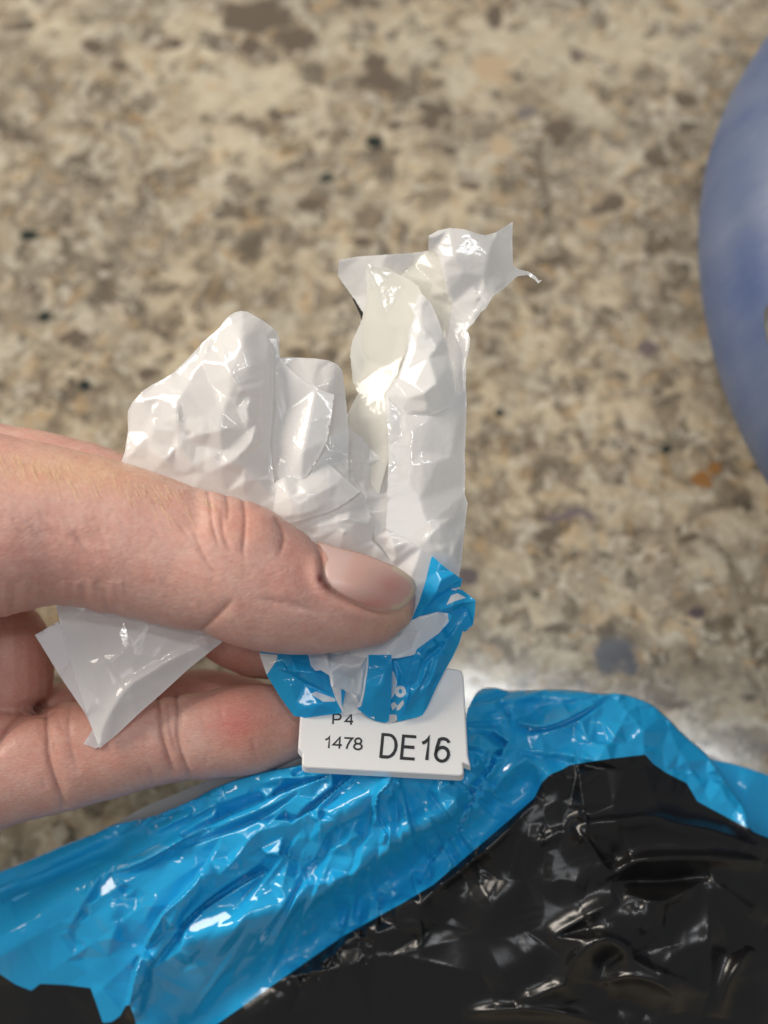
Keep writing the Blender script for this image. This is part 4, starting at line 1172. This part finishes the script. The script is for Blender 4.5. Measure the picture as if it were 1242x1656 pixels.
film('gathered_film', p6((120, 425), (150, 400), (200, 372), (260, 352), (310, 372), (345, 388), (385, 380), (425, 348), (460, 260), (505, 195), (560, 250), (622, 296), (700, 370), (842, 492), (740, 570), (640, 632), (560, 668), (450, 695), (330, 735), (200, 760), (100, 720), (115, 590), (122, 560), (130, 480)),
     [(445, 781, 30), (459, 771, 32), (486, 774, 30), (501, 768, 26), (517, 739, 14), (540, 757, 16), (582, 795, 12), (544, 822, 30), (507, 833, 34), (484, 841, 32), (443, 833, 24), (443, 808, 28), (480, 800, 40), (530, 785, 32)],
     [R(p6((130, 600), (250, 540), (400, 490), (560, 420)), 6, 7), R(p6((140, 640), (270, 630), (400, 560), (520, 490), (650, 430)), 6, 6), R(p6((130, 690), (260, 690), (420, 670), (600, 560)), 5, 6), R(p6((580, 280), (575, 400)), 3, 10), R(p6((200, 720), (350, 690), (500, 670)), 4, 4), R(p6((840, 492), (740, 560), (620, 640)), 3, 5)], 2.2, WHITE, (), (1.8, 20), 40, .3, False, bag)
film('gathered_film', p6((60, 640), (220, 700), (450, 660), (600, 600), (700, 560), (842, 480), (880, 560), (915, 660), (955, 770), (940, 860), (935, 900), (1000, 960), (1065, 1035), (1200, 1160), (1240, 1500), (700, 1550), (100, 1100)),
     [(440, 825, 6), (507, 830, 16), (560, 815, 12), (582, 793, 2), (590, 810, 0), (604, 849, 4), (600, 874, 4), (625, 900, 0), (655, 930, -2), (650, 990, -6), (560, 1000, -10), (450, 910, -6), (520, 860, 22), (570, 850, 24), (580, 890, 10)],
     [R(p6((600, 665), (660, 705), (740, 725), (830, 745), (955, 772)), 9, 4), R(p6((640, 640), (750, 660), (830, 720)), 5, 6), R(p6((370, 810), (500, 770), (650, 740), (800, 750), (900, 800)), 8, 8), R(p6((660, 800), (700, 840), (740, 820)), 7, 5), R(p6((760, 820), (770, 850)), 4, 4), R(p6((935, 900), (1000, 970), (1065, 1040)), 8, 4), R(p6((700, 860), (800, 960)), 4, 8),
      R(p6((380, 815), (450, 880), (530, 910)), 6, 5), R(p6((450, 840), (525, 860), (530, 905)), 5, 4), R(p6((420, 780), (600, 700)), 4, 7)], 2.2, WHITE, (), (1.8, 24), 41, 0, False, bag)
film('gathered_film', p3((410, 662), (482, 600), (560, 640), (690, 718), (772, 778), (755, 830), (735, 910), (700, 1040), (660, 1160), (560, 1230), (520, 1000), (540, 840), (470, 740)),
     [(607, 870, 2), (624, 856, 12), (660, 872, 12), (699, 902, 12), (690, 930, 10), (670, 1000, 4), (640, 1005, -4), (634, 930, -4), (640, 915, -6), (650, 900, 14), (668, 950, 12)],
     [R(p3((482, 600), (530, 720), (560, 830)), 8, 6, ends='nt'), R(p3((482, 602), (580, 660), (700, 730)), 4, 5), R(p3((560, 830), (640, 900), (680, 1050)), 4, 10)], 2.2, WHITE, (), (1.4, 26), 42, 0, False, bag)
# corner of the bag hanging below the thumb
film('film_corner', p7((140, 166), (235, 112), (300, 150), (400, 400), (410, 610), (385, 622), (335, 604), (372, 545), (340, 478), (240, 330)),
     [(57, 1027, -8), (95, 1005, -8), (120, 1020, -10), (137, 1152, 4), (150, 1178, 6), (136, 1203, 10), (160, 1208, 12), (98, 1093, -2)], [R(p7((340, 478), (372, 545), (360, 580)), 4, 4)], 2.6, (.74, .72, .73), (), (1.0, 34), 43, 0, False, bag)
film('film_corner', p7((210, -20), (226, 55), (250, 155), (300, 330), (345, 470), (375, 560), (400, 622), (412, 612), (470, 565), (560, 480), (640, 410), (760, 300), (892, 195), (860, 60), (500, -60)),
     [(88, 955, 18), (92, 985, 16), (100, 1022, 14), (121, 1093, 16), (139, 1149, 18), (161, 1209, 20), (190, 1187, 16), (258, 1125, 10), (306, 1081, 6), (358, 1038, 2), (200, 1000, 24), (180, 1080, 30), (230, 1060, 30), (300, 1020, 18), (190, 1140, 27), (270, 1040, 25)],
     [Q(p7((400, 600), (420, 520), (500, 390), (600, 320), (720, 250), (830, 200)), 9, 8, 12, 'nn'), R(p7((330, 270), (380, 290), (440, 270), (530, 210)), 6, 7), R(p7((410, 250), (430, 280)), 4, 3), R(p7((375, 160), (420, 150), (520, 170)), 4, 9), R(p7((370, 480), (375, 440), (385, 410)), 5, 4), R(p7((280, 260), (300, 290)), 3, 4), R(p7((320, 350), (330, 370)), 3, 3)], 2.4, WHITE, (), (1.3, 30), 44, 0, False, bag)

# ------------------------------------------------------------------ the tag
tag = empty('bag_tag', tuple(to_world(620, 1180, -8)))
thing(tag, 'small white plastic closure tag printed DE16 clipped round the bag neck below the thumb', 'tag')
M_TAG, tnt, tp = plain('white_plastic', (.80, .79, .78), .32, **{'Subsurface Weight': .12, 'Subsurface Scale': .0015})
tz = N(tnt, 'ShaderNodeTexNoise', Scale=900.0, Detail=4.0)
tb = N(tnt, 'ShaderNodeBump', Strength=.08, Distance=.0002)
ttc = N(tnt, 'ShaderNodeTexCoord')
tnt.links.new(ttc.outputs['Object'], tz.inputs['Vector'])
tnt.links.new(tz.outputs['Fac'], tb.inputs['Height'])
tnt.links.new(tb.outputs['Normal'], tp.inputs['Normal'])


def tag_h(x, y):
    return -2 + (y - 1160) * .10 - (x - 620) * .02


def rounded(corners):
    out = []
    n = len(corners)
    for i in range(n):
        x, y, r = corners[i]
        if r == 0:
            out.append((x, y))
            continue
        p, a, b = np.array((x, y), float), np.array(corners[i - 1][:2], float), np.array(corners[(i + 1) % n][:2], float)
        u, v = (a - p) / np.linalg.norm(a - p), (b - p) / np.linalg.norm(b - p)
        for t in np.linspace(0, 1, 7):
            out.append(tuple((1 - t) ** 2 * (p + u * r) + 2 * t * (1 - t) * p + t * t * (p + v * r)))
    return out


tag_poly = rounded([(491, 1066, 12), (749, 1083, 14), (757, 1222, 2), (761, 1239, 2), (749, 1235, 1), (751, 1256, 10), (488, 1242, 10), (489, 1219, 1), (482, 1211, 3), (484, 1180, 3)])
hole = [(575, 1100), (690, 1108), (686, 1135), (668, 1156), (640, 1168), (610, 1166), (588, 1154), (574, 1135)]
hole = [tuple(p) for p in catmull(hole, 8, True)]
na, nh = len(tag_poly), len(hole)


def ring(poly, inset, dh, shift=0):
    P = np.array(poly)
    c = P.mean(0)
    n = len(P)
    q = []
    for i in range(n):
        t = P[(i + 1) % n] - P[i - 1]
        nr = np.array([-t[1], t[0]]) / (np.linalg.norm(t) + 1e-9)
        if np.dot(nr, c - P[i]) < 0 and inset > 0:
            pass
        q.append(P[i] + nr * inset)
    q = np.array(q) + np.array([0, shift])
    return [(x, y, tag_h(x, y) + dh) for x, y in q]


area2 = sum(tag_poly[i - 1][0] * tag_poly[i][1] - tag_poly[i][0] * tag_poly[i - 1][1] for i in range(na))
sg = 1 if area2 > 0 else -1
areah = sum(hole[i - 1][0] * hole[i][1] - hole[i][0] * hole[i - 1][1] for i in range(nh))
sh = -1 if areah > 0 else 1
ro = [ring(tag_poly, sg * 3.0, 0), ring(tag_poly, sg * 1.0, -1.0), ring(tag_poly, 0, -3.2), ring(tag_poly, -sg * .4, -15, 6.5), ring(tag_poly, sg * 1.0, -18, 7)]
ri = [ring(hole, sh * 2.0, 0), ring(hole, 0, -2.0), ring(hole, 0, -16, 4)]
tv, tf = [], []
off = []
for rg in ro + ri:
    off.append(len(tv))
    tv += rg
for k in range(len(ro) - 1):
    for i in range(na):
        j = (i + 1) % na
        tf.append((off[k] + i, off[k] + j, off[k + 1] + j, off[k + 1] + i))
for k in range(len(ro), len(ro) + len(ri) - 1):
    for i in range(nh):
        j = (i + 1) % nh
        tf.append((off[k] + i, off[k + 1] + i, off[k + 1] + j, off[k] + j))
for ko, ki in ((0, len(ro)), (len(ro) - 1, len(ro) + len(ri) - 1)):
    ids = [off[ko] + i for i in range(na)] + [off[ki] + i for i in range(nh)]
    pts2 = [Vector(tv[i][:2]) for i in ids]
    edges = [(i, (i + 1) % na) for i in range(na)] + [(na + i, na + (i + 1) % nh) for i in range(nh)]
    rr = geometry.delaunay_2d_cdt(pts2, edges, [], 0, 1e-5, True)
    po, ph = [tuple(p) for p in pts2[:na]], [tuple(p) for p in pts2[na:]]
    for f in rr[2]:
        cx = np.array([sum(rr[0][v].x for v in f) / 3])
        cy = np.array([sum(rr[0][v].y for v in f) / 3])
        if inside(po, cx, cy)[0] and not inside(ph, cx, cy)[0]:
            tf.append(tuple(ids[min(range(len(pts2)), key=lambda q: (pts2[q] - rr[0][v]).length)] for v in f))
TV = np.array(tv)
link('tag_plate', to_world(TV[:, 0], TV[:, 1], TV[:, 2]), tf, M_TAG, tag, False)

M_INK, _, _ = plain('black_ink', (.012, .012, .014), .5)


def arc(cx, cy, rx, ry, a0, a1, n=14):
    return [(cx + rx * math.cos(math.radians(a)), cy - ry * math.sin(math.radians(a))) for a in np.linspace(a0, a1, n)]


# letter strokes in a unit box: x 0..w, y 0 (top) .. 1 (baseline)
GL = {
    'D': ([[(.06, -.06), (.06, 1.06)], [(.06, 1), (.32, 1)] + arc(.32, .5, .36, .5, -90, 90, 16) + [(.06, 0)]], .74),
    'E': ([[(.62, 0), (.06, 0), (.06, 1), (.64, 1)], [(.06, .48), (.58, .48)]], .68),
    '1': ([[(.06, .26), (.18, .20), (.30, .08), (.33, 0), (.33, 1)]], .50),
    '6': ([arc(.31, .24, .27, .25, 20, 130, 10) + [(.06, .40), (.03, .60)] + arc(.31, .69, .28, .31, 160, 380, 20) + arc(.31, .69, .28, .31, 20, 170, 12)], .62),
    'P': ([[(.06, 1), (.06, 0), (.40, 0)] + arc(.40, .27, .24, .27, 90, -90, 12) + [(.06, .54)]], .72),
    '4': ([[(.46, 1), (.46, 0), (.02, .68), (.62, .68)]], .64),
    '7': ([[(.03, .02), (.58, .02), (.42, .30), (.30, .62), (.22, 1)]], .60),
    '8': ([arc(.30, .25, .22, .25, -90, 270, 20), arc(.30, .74, .27, .26, 90, 450, 22)], .62),
}


def ribbon(pts, w0):
    P = np.array(pts, float)
    P = P[np.r_[True, np.hypot(*np.diff(P, axis=0).T) > .15]]
    n = len(P)
    L, Rr = [], []
    for i in range(n):
        a, b = P[max(i - 1, 0)], P[min(i + 1, n - 1)]
        d0 = P[i] - a if i else b - P[i]
        d1 = b - P[i] if i < n - 1 else d0
        d0, d1 = d0 / (np.linalg.norm(d0) + 1e-9), d1 / (np.linalg.norm(d1) + 1e-9)
        t = d0 + d1
        t = t / (np.linalg.norm(t) + 1e-9)
        nr = np.array([-t[1], t[0]])
        w = w0 * (1 + .07 * math.sin(i * 2.3 + len(pts) + P[i][0]))
        k = 1 / max(.45, abs(np.dot(nr, np.array([-d0[1], d0[0]]))))
        L.append(P[i] + nr * w / 2 * k)
        Rr.append(P[i] - nr * w / 2 * k)
    return L, Rr


def lettering(text, x0, y0, hgt, wid, deg, stroke, gap, slant=0.0):
    V, F = [], []
    ca, sa = math.cos(math.radians(deg)), math.sin(math.radians(deg))
    cx, lay = 0.0, 0
    for ch in text:
        strokes, w = GL[ch]
        for st in strokes:
            pts = [((cx + a * wid) - slant * b * hgt, b * hgt) for a, b in st]
            L, Rr = ribbon(pts, stroke)
            o = len(V)
            for a, b in zip(L, Rr):
                for u, v in (a, b):
                    x, y = x0 + u * ca - v * sa, y0 + u * sa + v * ca
                    V.append((x, y, tag_h(x, y) + .35 + lay * .12))
            F += [(o + 2 * i, o + 2 * i + 1, o + 2 * i + 3, o + 2 * i + 2) for i in range(len(L) - 1)]
            lay += 1
        cx += w * wid + gap
    V = np.array(V)
    link('lettering', to_world(V[:, 0], V[:, 1], V[:, 2]), F, M_INK, tag, False)


lettering('DE16', 617, 1187.5, 36.0, 37.0, 4.3, 5.2, 6.0, .02)
lettering('1478', 525, 1191.5, 18.0, 23.5, 2.6, 2.9, 2.2, .02)
lettering('P4', 538, 1154.5, 16.5, 21.0, 2.0, 3.0, 5.5, .02)
